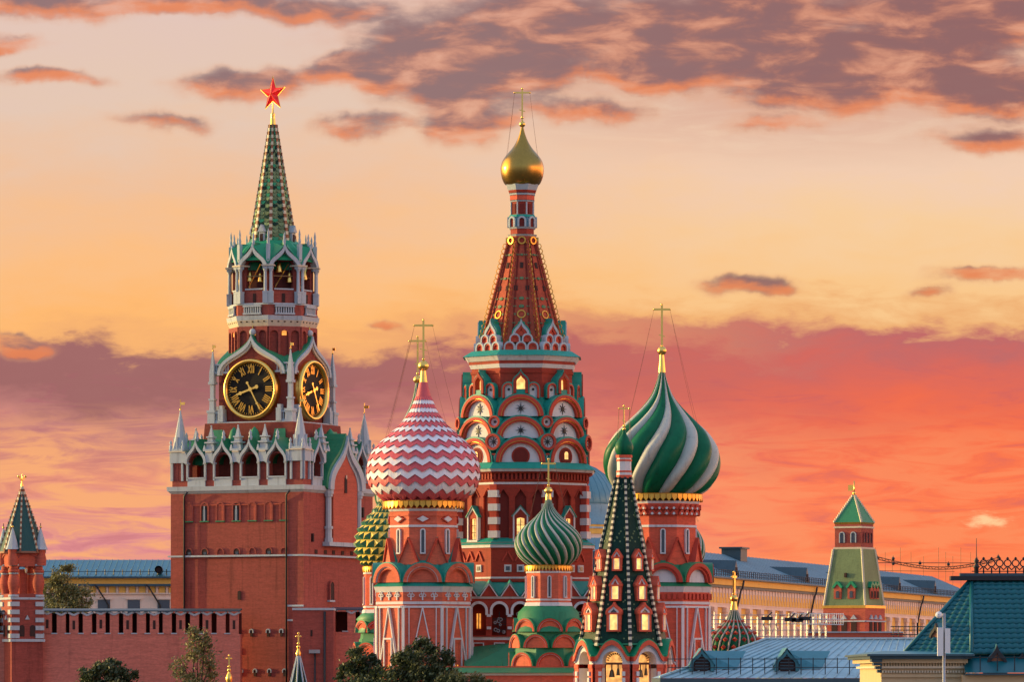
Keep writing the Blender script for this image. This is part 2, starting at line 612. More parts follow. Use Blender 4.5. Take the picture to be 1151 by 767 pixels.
def ogee(cx, z0, hw, h, n=10):
    """keel-shaped gable outline from left foot over the point to right foot"""
    l = bez((-hw, 0), (-hw * 1.02, h * .52), (-hw * .16, h * .50), (0, h), n)
    r = [(-x, z) for x, z in reversed(l[:-1])]
    return [(cx + x, z0 + z) for x, z in l + r]


def archpts(cx, z0, hw, zs, kind='round', rise=None, n=12):
    """opening outline: feet at z0, spring at zs"""
    rise = hw if rise is None else rise
    if kind == 'round':
        top = arc(cx, zs, hw, n, ry=rise)
    elif kind == 'ogee':
        top = ogee(cx, zs, hw, rise, n // 2)
    else:
        top = [(cx - hw, zs), (cx, zs + rise), (cx + hw, zs)]
    return [(cx - hw, z0)] + top + [(cx + hw, z0)]


def arcade(mb, x0, x1, z0, z1, n, hw, zs, rise, kind, y0, y1, key, M, sill=None):
    """wall plate pierced by n arched openings"""
    cw = (x1 - x0) / n
    for i in range(n):
        a, b = x0 + cw * i, x0 + cw * (i + 1)
        c = (a + b) / 2
        zb = z0 if sill is None else sill
        op = archpts(c, zb, hw, zs, kind, rise)
        mb.ext([(a, zb), (a, z1), (b, z1), (b, zb)] + list(reversed(op)), y0, y1, key, M)
        if sill is not None:
            mb.box(a, b, y0, y1, z0, zb, key, M)


def spline(pts, n):
    """smooth resampling of a measured profile [(r, z)]"""
    res = []
    m = len(pts)
    for k in range(n + 1):
        u = k / n * (m - 1)
        i = min(int(u), m - 2)
        t = u - i
        p0, p1, p2, p3 = pts[max(i - 1, 0)], pts[i], pts[i + 1], pts[min(i + 2, m - 1)]
        res.append(tuple(.5 * (2 * p1[c] + (p2[c] - p0[c]) * t + (2 * p0[c] - 5 * p1[c] + 4 * p2[c] - p3[c]) * t * t + (3 * p1[c] - p0[c] - 3 * p2[c] + p3[c]) * t**3) for c in (0, 1)))
    return res


def cross_mesh(P, cpx, top, arm, hw, bot, orb, orb_r, th=1.1, thin=1.0, orb_key='gold', arm_angle=0.0):
    """openwork gilded cross on an orb, local to the tower axis"""
    mb = MB()
    l, z = P.l, P.z
    rm = Matrix.Rotation(arm_angle, 4, 'Z')
    t = l(th * 1.3) / 2
    mb.box(-t, t, -t, t, z(orb), z(top + 2), 'gold', rm)
    mb.box(-l(hw), l(hw), -t * .8, t * .8, z(arm) - t, z(arm) + t, 'gold', rm)
    for x in (-l(hw), l(hw)):
        mb.ball((x, 0, z(arm)), l(1.2) * thin, 'gold', 8, rm)
    mb.ball((0, 0, z(top + 1.5)), l(1.4) * thin, 'gold', 8, rm)
    m2 = arm + (bot - arm) * .72
    mb.bar((-l(hw * .38), z(m2 - 1)), (l(hw * .38), z(m2 + 1)), l(.9), -t * .7, t * .7, 'gold', rm)
    mb.ball((0, 0, z(bot)), l(1.7), 'gold', 8)
    mb.ball((0, 0, z(orb)), l(orb_r), orb_key, 16)
    return mb


def wires_mesh(P, arm, hw, foot_r, foot_py):
    mb = MB()
    for sx in (-1, 1):
        for sy in (-.55, .55):
            a = Vector((sx * P.l(hw), 0, P.z(arm)))
            b = Vector((sx * P.l(foot_r) * .84, sy * P.l(foot_r), P.z(foot_py)))
            pts = [a.lerp(b, t) - Vector((0, 0, P.l(3) * 4 * t * (1 - t))) for t in (0, .25, .5, .75, 1)]
            mb.tube(pts, .011, 'rib_brown', 4)
    return mb
# ------------------------------------------------------------------ ground
g = MB()
n = 24
gx = [-4000, -1500, -600, -300, -150, 0, 150, 300, 600, 1500, 4000]
gy = [-300, 0, 100, 200, 300, 400, 500, 650, 900, 1500, 3000, 9000]
gv = [(x, y, 0) for y in gy for x in gx]
g.add(gv, [(j * len(gx) + i, j * len(gx) + i + 1, (j + 1) * len(gx) + i + 1, (j + 1) * len(gx) + i) for j in range(len(gy) - 1) for i in range(len(gx) - 1)], 'paving')
structure(g.build('ground', fix=False))
g = MB()
g.box(-200, 200, 262, 276, .004, .008, 'asphalt')
structure(g.build('road', fix=False))


# ------------------------------------------------------------------ onion domes
def gore_dome(prof, ngore, keys, twist, amp, rows=44, sub=5, power=1.0, fade=0.06, start=0.0):
    """onion dome of raised twisting ribs, each its own strip"""
    mb = MB()
    pr = spline(prof, rows)
    for gno in range(ngore):
        v, f = [], []
        for k, (r, z) in enumerate(pr):
            u = k / rows
            tw = twist * u ** power
            a_ = amp * min(1.0, (1 - u) / max(fade, 1e-6))
            for i in range(sub + 1):
                q = i / sub
                wd = 1.0 + (.22 if gno % 2 == 0 else -.22) * (len(keys) > 1)
                gs = gno - (0 if gno % 2 == 0 else -.22) * (len(keys) > 1)
                t = start + 2 * PI * (gs + q * wd) / ngore + tw
                rr = max(r, .01) * (1 - a_ + a_ * 1.6 * math.sin(PI * q) ** .8)
                v.append((rr * math.sin(t), -rr * math.cos(t), z))
        for k in range(rows):
            for i in range(sub):
                a = k * (sub + 1) + i
                f.append((a, a + 1, a + sub + 2, a + sub + 1))
        mb.add(v, f, keys[gno % len(keys)], None, True)
    return mb


def zigzag_dome(prof, nz, nrow, P):
    """rows of zigzag shingles, each row standing a little proud of the next"""
    mb = MB()
    pr = spline(prof, 160)
    zs = [p[1] for p in pr]

    def rad(z):
        for i in range(len(pr) - 1):
            if zs[i] <= z <= zs[i + 1]:
                t = (z - zs[i]) / max(zs[i + 1] - zs[i], 1e-6)
                return pr[i][0] + (pr[i + 1][0] - pr[i][0]) * t
        return pr[0][0] if z < zs[0] else pr[-1][0]
    z0, z1 = zs[0], zs[-1]
    cols = nz * 4
    # row heights shrink towards the top
    hs = [1.0 - .52 * (k / nrow) ** .8 for k in range(nrow)]
    tot = sum(hs)
    edge = [z0 + (z1 - z0) * sum(hs[:k]) / tot for k in range(nrow + 1)]
    for k in range(nrow):
        h = edge[k + 1] - edge[k]
        amp = h * .36
        if k > nrow - 5:
            amp *= .45
        v, f = [], []
        for lv in range(5):
            q = lv / 4
            for c in range(cols):
                fr = (c % 4) / 4
                tri = 1 - abs(2 * fr - 1) * 2
                z = edge[k] + (h * 1.04) * q + tri * amp
                z = min(max(z, z0 - .12), z1)
                t = 2 * PI * c / cols
                r = rad(z) + (.13 * (1 - q) - .02) * (1 if k < nrow - 4 else .35) + .05 * (abs(2 * fr - 1) - .5)
                v.append((r * math.sin(t), -r * math.cos(t), z))
        for lv in range(4):
            for c in range(cols):
                d = (c + 1) % cols
                f.append((lv * cols + c, lv * cols + d, (lv + 1) * cols + d, (lv + 1) * cols + c))
        # underside lip of the row
        o = len(v)
        for c in range(cols):
            b = Vector(v[c])
            s_ = 1 - .16 / max(math.hypot(b.x, b.y), .3)
            v.append((b.x * s_, b.y * s_, b.z + .03))
        for c in range(cols):
            d = (c + 1) % cols
            f.append((c, o + c, o + d, d))
        mb.add(v, f, ('zig_red', 'zig_white')[k % 2])
    return mb


def stud_dome(prof, ncol, nrow, keys=('stud_yellow', 'stud_green')):
    """dome covered by pyramid studs"""
    mb = MB()
    pr = spline(prof, nrow)
    for k in range(nrow):
        (r0, za), (r1, zb) = pr[k], pr[k + 1]
        for c in range(ncol):
            sh = .5 * (k % 2)
            t0, t1 = 2 * PI * (c + sh) / ncol, 2 * PI * (c + 1 + sh) / ncol
            tm = (t0 + t1) / 2
            rm = (r0 + r1) / 2 + min(.32, .3 * max(r0, r1) * .5)
            p = [(r0 * math.sin(t0), -r0 * math.cos(t0), za), (r0 * math.sin(t1), -r0 * math.cos(t1), za),
                 (r1 * math.sin(t1), -r1 * math.cos(t1), zb), (r1 * math.sin(t0), -r1 * math.cos(t0), zb),
                 (rm * math.sin(tm), -rm * math.cos(tm), (za + zb) / 2)]
            mb.add(p, [(0, 1, 4), (1, 2, 4)], keys[1])
            mb.add(p, [(2, 3, 4), (3, 0, 4)], keys[0])
    return mb


def gold_fringe(P, ap, top, bot, rot=0.0):
    """gilded valance of small hanging leaves under a dome"""
    mb = MB()
    mb.fru(P.l(ap), P.z(bot - 3), P.l(ap + 2), P.z(top), 'gold_paint', 16)
    nn = 44
    for i in range(nn):
        t = 2 * PI * i / nn
        M = Matrix.Rotation(t, 4, 'Z') @ out(P.l(ap + 2.2))
        w = PI * P.l(ap + 2) / nn * .9
        mb.ext([(-w, P.z(top + 1)), (w, P.z(top + 1)), (w, P.z(bot - 4)), (0, P.z(bot)), (-w, P.z(bot - 4))], -.06, .05, 'gold_paint', M)
    return mb


# ------------------------------------------------------------------ small ornament shapes
def slit_window(P, ap, w, top, bot, frame='white_paint', pane='window_glass'):
    """narrow round-headed window in a moulded frame"""
    mb = MB()
    l, z = P.l, P.z
    M = out(l(ap))
    hw = l(w / 2)
    o = archpts(0, z(bot), hw, z(top + w / 2))
    i = archpts(0, z(bot - 1.5), hw * .55, z(top + w / 2), rise=hw * .55)
    mb.band(o, i, -.16, .05, frame, M)
    mb.box(-hw, hw, -.2, .05, z(bot), z(bot - 1.5), frame, M)
    mb.ext(i, -.05, .02, pane, M)
    return mb


def lit_pediment_window(P, ap, w, top, bot, glass_w, frame='coral_red', edge='white_paint', roof='teal_roof'):
    """lit window in a surround with a steep little pediment"""
    mb = MB()
    l, z = P.l, P.z
    M = out(l(ap))
    hw, gw = l(w / 2), l(glass_w / 2)
    ev = top + w * .62
    o = [(-hw, z(bot)), (-hw, z(ev)), (0, z(top)), (hw, z(ev)), (hw, z(bot))]
    s_ = .80
    i = [(-hw * s_, z(bot)), (-hw * s_, z(ev)), (0, z(top + 3)), (hw * s_, z(ev)), (hw * s_, z(bot))]
    mb.band(o, i, -.36, .05, edge, M)
    gi = [(-gw, z(bot - 2)), (-gw, z(ev + 3)), (0, z(ev + 2.2)), (gw, z(ev + 3)), (gw, z(bot - 2))]
    mb.band(i, gi, -.26, .05, frame, M)
    mb.box(-hw, hw, -.4, .05, z(bot + 1), z(bot - 2), edge, M)
    mb.ext(gi, -.06, .02, 'lit_window', M)
    mb.box(-.03, .03, -.1, .02, z(bot - 2), z(ev + 3), 'black_iron', M)
    for f in (.35, .68):
        zz = z(bot - 2) + (z(ev + 3) - z(bot - 2)) * f
        mb.box(-gw, gw, -.1, .02, zz - .025, zz + .025, 'black_iron', M)
    for sx in (-1, 1):
        mb.add([(0, -.44, z(top - 1.4)), (0, .3, z(top - 1.4)), (sx * hw * 1.2, .3, z(ev + .4)), (sx * hw * 1.2, -.44, z(ev + .4)),
                (0, -.44, z(top - .4)), (0, .3, z(top - .4)), (sx * hw * 1.15, .3, z(ev + 1.4)), (sx * hw * 1.15, -.44, z(ev + 1.4))],
               [(0, 1, 2, 3), (4, 7, 6, 5), (0, 3, 7, 4), (2, 1, 5, 6), (3, 2, 6, 7)], roof, M)
    return mb


def round_kokoshnik(P, ap, r, base, field='white_paint', roof='teal_roof', rim='arch_red', rimw=6.5, star=None, deep=9.0, h=None, line='gold_paint', pr=1.0):
    """semicircular blind gable with stepped mouldings and its own little roof"""
    mb = MB()
    l, z = P.l, P.z
    M = out(l(ap))
    zb = z(base)
    hh = l(h) if h else l(r)

    def a(f):
        return arc(0, zb, l(r) * f, 18, ry=hh * f)
    k = rimw / r
    mb.band(a(1.07), a(1.0), -.42 * pr, l(deep), roof, M)
    mb.band(a(1.0), a(1 - k * .56), -.5 * pr, l(deep), rim, M)
    mb.band(a(1 - k * .56), a(1 - k * .66), -.42 * pr, .1, line, M)
    mb.band(a(1 - k * .66), a(1 - k), -.34 * pr, .1, rim, M)
    mb.ext(a(1 - k), -.06, .12, field, M)
    if star == 'star':
        cy = zb + hh * .36
        for q in range(4):
            t = PI * q / 4
            d = l(6.4 if q % 2 == 0 else 5.4)
            c, s_ = math.cos(t), math.sin(t)
            w = l(.85)
            mb.ext([(c * d, cy + s_ * d), (-s_ * w, cy + c * w), (-c * d, cy - s_ * d), (s_ * w, cy - c * w)], -.12 - .004 * q, -.05, 'black_iron', M)
        mb.disc((0, cy), l(1.6), -.15, -.05, 'black_iron', 10, M)
    elif star == 'disc':
        cy = zb + hh * .30
        mb.ext(arc(0, zb + l(7.0), l(10.2), 22, PI + .72, -.72), -.10, -.04, 'deep_red', M)
        mb.ext(arc(0, zb + l(7.0), l(8.4), 22, PI + .85, -.85), -.13, -.09, 'shaded_red', M)
    return mb


# ------------------------------------------------------------------ the cathedral
PC = Px(420.0)
cath_x = PC.x(587)
cathedral = thing('cathedral', 'red brick cathedral of many towers under striped onion domes', 'cathedral', (cath_x, PC.d, 0))


def tower_part(name, px, P, mb, label=None, rot=0.0):
    o = mb.build(name, cathedral, (P.x(px) - cath_x, P.d - PC.d, 0), rot, label)
    return o


# --- central tent-roofed tower
def central_tower():
    P = PC
    l, z = P.l, P.z
    ROT = R(-1.5)
    b = MB()
    b.fru(l(79), 0, l(79), z(612), 'deep_red')
    b.fru(l(81), z(618), l(81), z(614.5), 'white_paint')
    b.fru(l(80.2), z(652.5), l(80.2), z(650.5), 'white_paint')
    b.fru(l(80.4), z(656), l(80.4), z(653), 'deep_red')
    b.fru(l(82), z(614.5), l(71), z(607), 'teal_roof')
    b.fru(l(69.5), z(612), l(69.5), z(546), 'shaded_red')
    b.fru(l(72.6), z(547.5), l(72.6), z(545), 'white_paint')
    b.fru(l(73), z(545), l(75), z(542), 'deep_red')
    b.fru(l(72.2), z(542), l(72.2), z(535.5), 'shaded_red')
    b.fru(l(76), z(535.5), l(79), z(533.5), 'deep_red')
    b.fru(l(79), z(533.5), l(81), z(530.5), 'white_paint')
    b.fru(l(82), z(530.5), l(74), z(523), 'teal_roof')
    # stepped core behind the gables
    b.fru(l(66), z(523), l(63.5), z(497), 'teal_roof')
    b.fru(l(63.5), z(497), l(61.5), z(473), 'teal_roof')
    b.fru(l(61.5), z(473), l(56), z(450), 'teal_roof')
    b.fru(l(56), z(452), l(56), z(416), 'deep_red')
    b.fru(l(57), z(423), l(57.5), z(420), 'deep_red')
    b.fru(l(57), z(417), l(59), z(412.5), 'white_paint')
    b.fru(l(59), z(412.5), l(59), z(409), 'deep_red')
    b.fru(l(60), z(409), l(64), z(403.5), 'white_paint')
    b.fru(l(66), z(403.5), l(56), z(397), 'teal_roof')
    o = tower_part('central_tower', 587, P, b, 'tallest tower with a red tent roof and small gold dome', ROT)

    # blind arcade faces, dentils
    m = MB()
    M = out(l(72))
    hw = l(72) * math.tan(PI / 8)
    arcade(m, -hw + l(1), hw - l(1), z(611.5), z(547.5), 3, l(6.2), z(561), l(8), 'tri', 0, l(2.4), 'deep_red', M)
    for i in range(3):
        c = (-hw + l(1)) + (2 * hw - l(2)) * (i + .5) / 3
        m.bar((c - l(6.6), z(561.5)), (c, z(552)), l(1.0), -.07, 0, 'deep_red', M)
        m.bar((c + l(6.6), z(561.5)), (c, z(552)), l(1.0), -.07, 0, 'deep_red', M)
    fan(m.build('blind_arcade', o), FRONT5, o)
    m = MB()
    M = out(l(75))
    hw2 = l(75) * math.tan(PI / 8)
    for i in range(13):
        c = -hw2 + 2 * hw2 * (i + .5) / 13
        m.box(c - l(1.25), c + l(1.25), 0, l(3), z(542), z(535.5), 'deep_red', M)
    fan(m.build('dentil_course', o), FRONT5, o)

    # striped corner piers
    m = MB()
    M = out(l(72) / math.cos(PI / 8) - l(1))
    y = 607.0
    k = 0
    while y > 548:
        h = 7.8 if k % 2 == 0 else 7.2
        w = 5.6 if k % 2 == 0 else 4.2
        m.box(-l(w), l(w), -l(w) * .8, l(4), z(y), z(max(y - h, 547.6)), 'white_paint' if k % 2 == 0 else 'arch_red', M)
        y -= h
        k += 1
    fan(m.build('corner_pier', o), VERT4, o)

    # lit windows with pediments, square lower windows
    fan(lit_pediment_window(P, 72, 17, 572, 611, 8.4, 'deep_red').build('window', o), [R(a) for a in (0, -45, 45)], o)
    m = MB()
    M = out(l(79))
    for cx in (-14, 0, 14):
        m.box(l(cx - 4), l(cx + 4), -.12, .05, z(645), z(637), 'white_paint', M)
        m.box(l(cx - 2.2), l(cx + 2.2), -.16, .05, z(643.4), z(638.8), 'window_glass', M)
        m.bar((l(cx - 6), z(633)), (l(cx), z(622)), l(1.6), -.12, .05, 'arch_red', M)
        m.bar((l(cx + 6), z(633)), (l(cx), z(622)), l(1.6), -.12, .05, 'arch_red', M)
    fan(m.build('square_window', o), [R(a) for a in (0, -45, 45)], o)

    # three tiers of big round gables
    fan(round_kokoshnik(P, 69, 27.5, 523, star='disc', deep=8).build('round_gable', o), FRONT5, o)
    fan(round_kokoshnik(P, 66.5, 26.5, 496, star='star', deep=8, h=24).build('round_gable', o), FRONT5, o)
    fan(round_kokoshnik(P, 64, 25.5, 471.5, star='star', deep=9, h=24).build('round_gable', o), FRONT5, o)

    m = MB()
    M = out(l(69.4))
    m.ext(archpts(0, z(519), l(2.6), z(513)), -.16, -.13, 'lit_window', M)
    fan(m.build('window', o), [R(-45), R(45)], o)

    def medallion(ap, cy, r, ray):
        m = MB()
        M = out(l(ap))
        m.ringt((0, z(cy)), l(r + .7), l(1.4), -.62, l(7), 'teal_roof', 18, M)
        m.ringt((0, z(cy)), l(r), l(r * .28), -.7, l(7), 'arch_red', 18, M)
        m.disc((0, z(cy)), l(r * .74), -.4, l(5), 'white_paint', 18, M)
        if ray:
            for q in range(4):
                t = PI * q / 4
                d, w = l(r * .6), l(.7)
                c, s_ = math.cos(t), math.sin(t)
                m.ext([(c * d, z(cy) + s_ * d), (-s_ * w, z(cy) + c * w), (-c * d, z(cy) - s_ * d), (s_ * w, z(cy) - c * w)], -.46 - .004 * q, -.38, 'black_iron', M)
        else:
            m.disc((0, z(cy)), l(1.6), -.46, -.38, 'black_iron', 10, M)
        return m
    fan(medallion(72.5, 500.5, 9.2, True).build('medallion', o), VERT4, o)
    fan(medallion(69, 478, 6.8, False).build('medallion', o), VERT4, o)
    m = MB()
    M = out(l(75.5))
    m.ext(archpts(0, z(523), l(4.6), z(519.5)), -.1, .5, 'white_paint', M)
    m.band(archpts(0, z(523), l(6.4), z(519.5)), archpts(0, z(523), l(4.6), z(519.5)), -.25, 1.0, 'arch_red', M)
    fan(m.build('small_gable', o), VERT4, o)

    # keel windows and white panels above the gables
    m = MB()
    M = out(l(57))
    outer = archpts(0, z(446), l(8.2), z(434), 'ogee', l(13))
    inner = archpts(0, z(446), l(4.8), z(433), 'ogee', l(7))
    m.band(archpts(0, z(446), l(9.6), z(434), 'ogee', l(15.5)), outer, -.75, 1.2, 'teal_roof', M)
    m.band(outer, inner, -.85, .3, 'deep_red', M)
    m.ext(inner, -.3, .1, 'lit_window', M)
    m.box(-l(4.8), l(4.8), -.8, 0, z(446), z(441.5), 'teal_roof', M)
    fan(m.build('keel_window', o), FRONT5, o)
    m = MB()
    M = out(l(61))
    outer = archpts(0, z(451), l(6.6), z(441), 'round', l(6.6))
    inner = archpts(0, z(451), l(4.4), z(441), 'round', l(5))
    m.band(archpts(0, z(451), l(7.6), z(441), 'round', l(8)), outer, -.3, 1.4, 'teal_roof', M)
    m.band(outer, inner, -.35, 1.2, 'arch_red', M)
    m.ext(inner, -.1, .8, 'white_paint', M)
    m.disc((0, z(441.5)), l(1.5), -.16, -.08, 'black_iron', 10, M)
    pan = m.build('white_panel', o)
    fan(pan, [R(a + d) for a in (0, -45, 45, -90, 90) for d in (-12.5, 12.5)], o)

    # tent roof with stacked little gables round its foot
    t = MB()
    t.fru(l(50), z(397), l(48), z(392), 'deep_red')
    t.fru(l(47), z(397), l(15.2), z(272), 'tent_red')
    tent = t.build('tent_roof', o)
    m = MB()
    for row, (base, r, cs, ap) in enumerate([(397, 6.4, (-13, 0, 13), 50), (388, 6.2, (-7, 7), 48)]):
        M = out(l(ap))
        for cx in cs:
            a0 = [(x + l(cx), zz) for x, zz in archpts(0, z(base), l(r), z(base - 3.5))]
            a1 = [(x + l(cx), zz) for x, zz in archpts(0, z(base), l(r * .72), z(base - 3.5), rise=l(r * .7))]
            a2 = [(x + l(cx), zz) for x, zz in archpts(0, z(base), l(r * .50), z(base - 3.2), rise=l(r * .46))]
            m.band(a0, a1, -.3, l(9), 'white_stone', M)
            m.band(a1, a2, -.24, .1, 'arch_red', M)
            m.ext(a2, -.1, .1, 'coral_red', M)
    M = out(l(45.5))
    k0, k1, k2 = ogee(0, z(381), l(9.5), l(19)), ogee(0, z(381), l(7.2), l(14)), ogee(0, z(381), l(4.6), l(9))
    m.band([(x * 1.12, zz + .12) for x, zz in k0], k0, -.25, l(20), 'teal_roof', M)
    m.band(k0, k1, -.34, l(18), 'white_stone', M)
    m.band(k1, k2, -.26, .2, 'arch_red', M)
    m.ext(k2, -.12, .2, 'coral_red', M)
    m.add([(-l(17), .05, z(389)), (l(17), .05, z(389)), (0, .05, z(362)), (-l(17), l(22), z(389)), (l(17), l(22), z(389)), (0, l(26), z(362))],
          [(0, 1, 2), (0, 2, 5, 3), (1, 4, 5, 2)], 'bright_green', M)
    fan(m.build('gable_cluster', o), FRONT5, o)

    # gilded scroll strips along the ribs
    m = MB()
    a0, a1 = l(47) / math.cos(PI / 8), l(15.2) / math.cos(PI / 8)
    z0, z1 = z(397), z(272)
    pts = []
    for i in range(61):
        q = i / 60
        pts.append((.16 * math.sin(i * PI / 2 * 1.0), -(a0 + (a1 - a0) * q) - .06, z0 + (z1 - z0) * q))
    m.tube([(0, -(a0 + .02), z0), (0, -(a1 + .02), z1)], .13, 'tent_red', 6)
    m.tube(pts, .035, 'gold_paint', 5)
    for i in range(3, 22):
        q = i / 22
        rr = (a0 + (a1 - a0) * q) + .20
        m.ringt((rr, z0 + (z1 - z0) * q), .24, .06, -.03, .03, 'gold_paint', 10, Matrix.Rotation(-PI / 2, 4, 'Z'))
    fan(m.build('gilded_rib', o), VERT4, o)
    # glazed tile ornament and little openings on the tent faces
    m = MB()
    sl = math.atan2(l(47 - 15.2), z1 - z0)
    for (py, kind) in ((300, 'hole'), (315, 'x'), (326, 'hole2'), (338, 'x'), (347, 'x'), (356, 'o'), (288, 'x'), (366, 'x2')):
        q = (397 - py) / 125
        ap = l(47 + (15.2 - 47) * q)
        M = Matrix.Translation((0, -ap, z(py))) @ Matrix.Rotation(-sl, 4, 'X')
        ww = ap * math.tan(PI / 8) * .85
        if kind == 'hole':
            m.box(-.14, .14, -.06, .1, -.25, .25, 'shadow_inside', M)
        elif kind == 'hole2':
            for sx in (-1, 1):
                m.box(sx * ww * .62 - .15, sx * ww * .62 + .15, -.06, .1, -.22, .22, 'shadow_inside', M)
        elif kind == 'o':
            m.ringt((0, 0), .38, .09, -.08, .05, 'gold_paint', 12, M)
            for sx in (-1, 1):
                m.box(sx * ww * .6 - .1, sx * ww * .6 + .1, -.06, .05, -.1, .1, 'moss_scale', M)
        else:
            f = .7 if kind == 'x' else .9
            m.box(-ww * .30 * f, ww * .30 * f, -.07, .05, -.09, .09, 'bright_green', M)
            m.box(-.09, .09, -.08, .05, -ww * .24 * f, ww * .24 * f, 'moss_scale', M)
            for sx in (-1, 1):
                m.box(sx * ww * .62 - .13, sx * ww * .62 + .13, -.06, .05, -.06, .06, 'moss_scale', M)
    for sx in (-1, 1):
        m.tube([(sx * l(47) * math.tan(PI / 8) * .56, -l(47) - .02, z0), (sx * l(15.2) * math.tan(PI / 8) * .5, -l(15.2) - .02, z1)], .07, 'shaded_red', 4)
    fan(m.build('tile_ornament', o), FRONT5, o)

    # slim neck under the gold dome
    nk = MB()
    nk.fru(l(15.2), z(272), l(15.2), z(266.5), 'tent_red')
    nk.fru(l(15), z(266.5), l(16.4), z(264.5), 'white_stone')
    nk.fru(l(13), z(264), l(13), z(258), 'deep_red')
    nk.fru(l(14), z(258.0), l(15.4), z(256), 'white_stone')
    nk.fru(l(14.4), z(255.5), l(14.4), z(244), 'blue_dome')
    nk.fru(l(15.4), z(245), l(13.5), z(242), 'teal_roof')
    nk.fru(l(12.2), z(243), l(12.2), z(227.5), 'deep_red')
    nk.fru(l(13), z(227.5), l(13.8), z(226), 'white_stone')
    nk.fru(l(13.6), z(225.5), l(13.6), z(220.5), 'coral_red')
    nk.fru(l(14), z(220), l(14.6), z(218), 'white_stone')
    nk.fru(l(14.6), z(217.5), l(15.6), z(214.5), 'deep_red')
    nk.fru(l(15.6), z(214.5), l(18), z(208), 'white_stone')
    for i in range(8):
        M = Matrix.Rotation(PI / 4 * i, 4, 'Z')
        Mo = M @ out(l(16))
        nk.ringt((0, z(271.5)), l(4.6), l(1.5), -.18, .1, 'gold_paint', 12, Mo)
        nk.disc((0, z(271.5)), l(3.0), -.08, .1, 'deep_red', 10, Mo)
        Mo = M @ out(l(14.8))
        nk.band(archpts(0, z(256), l(5), z(249)), archpts(0, z(256), l(2.9), z(249), rise=l(2.9)), -.14, .1, 'white_stone', Mo)
        nk.ext(archpts(0, z(256), l(2.9), z(249)), -.04, .1, 'shaded_red', Mo)
        Mo = Matrix.Rotation(PI / 4 * (i + .5), 4, 'Z') @ out(l(13.2))
        nk.box(-l(.7), l(.7), -.08, .15, z(243), z(228), 'white_stone', Mo)
        Mo = M @ out(l(12.3))
        nk.box(-l(2.2), l(2.2), -.05, .1, z(241), z(230), 'shaded_red', Mo)
    nk.build('neck', o)
    prof = [(18, 208.5), (20.5, 206), (23, 200), (24.2, 193), (24.1, 187), (21.8, 180), (17.2, 173.5), (11.6, 167), (7.2, 160), (4.2, 153), (2.4, 147), (1.2, 141)]
    d = MB()
    d.lathe([(.05, z(209))] + spline([(l(r), z(y)) for r, y in prof], 40), 'gold_dome', 48)
    d.build('onion_dome', o, label='plain gilded onion dome')
    cross_mesh(P, 587, 98, 104, 8.6, 132, 139.5, 3.6, 1.3).build('cross', o)
    wires_mesh(P, 104, 8.6, 22, 183).build('guy_wire', o)


central_tower()


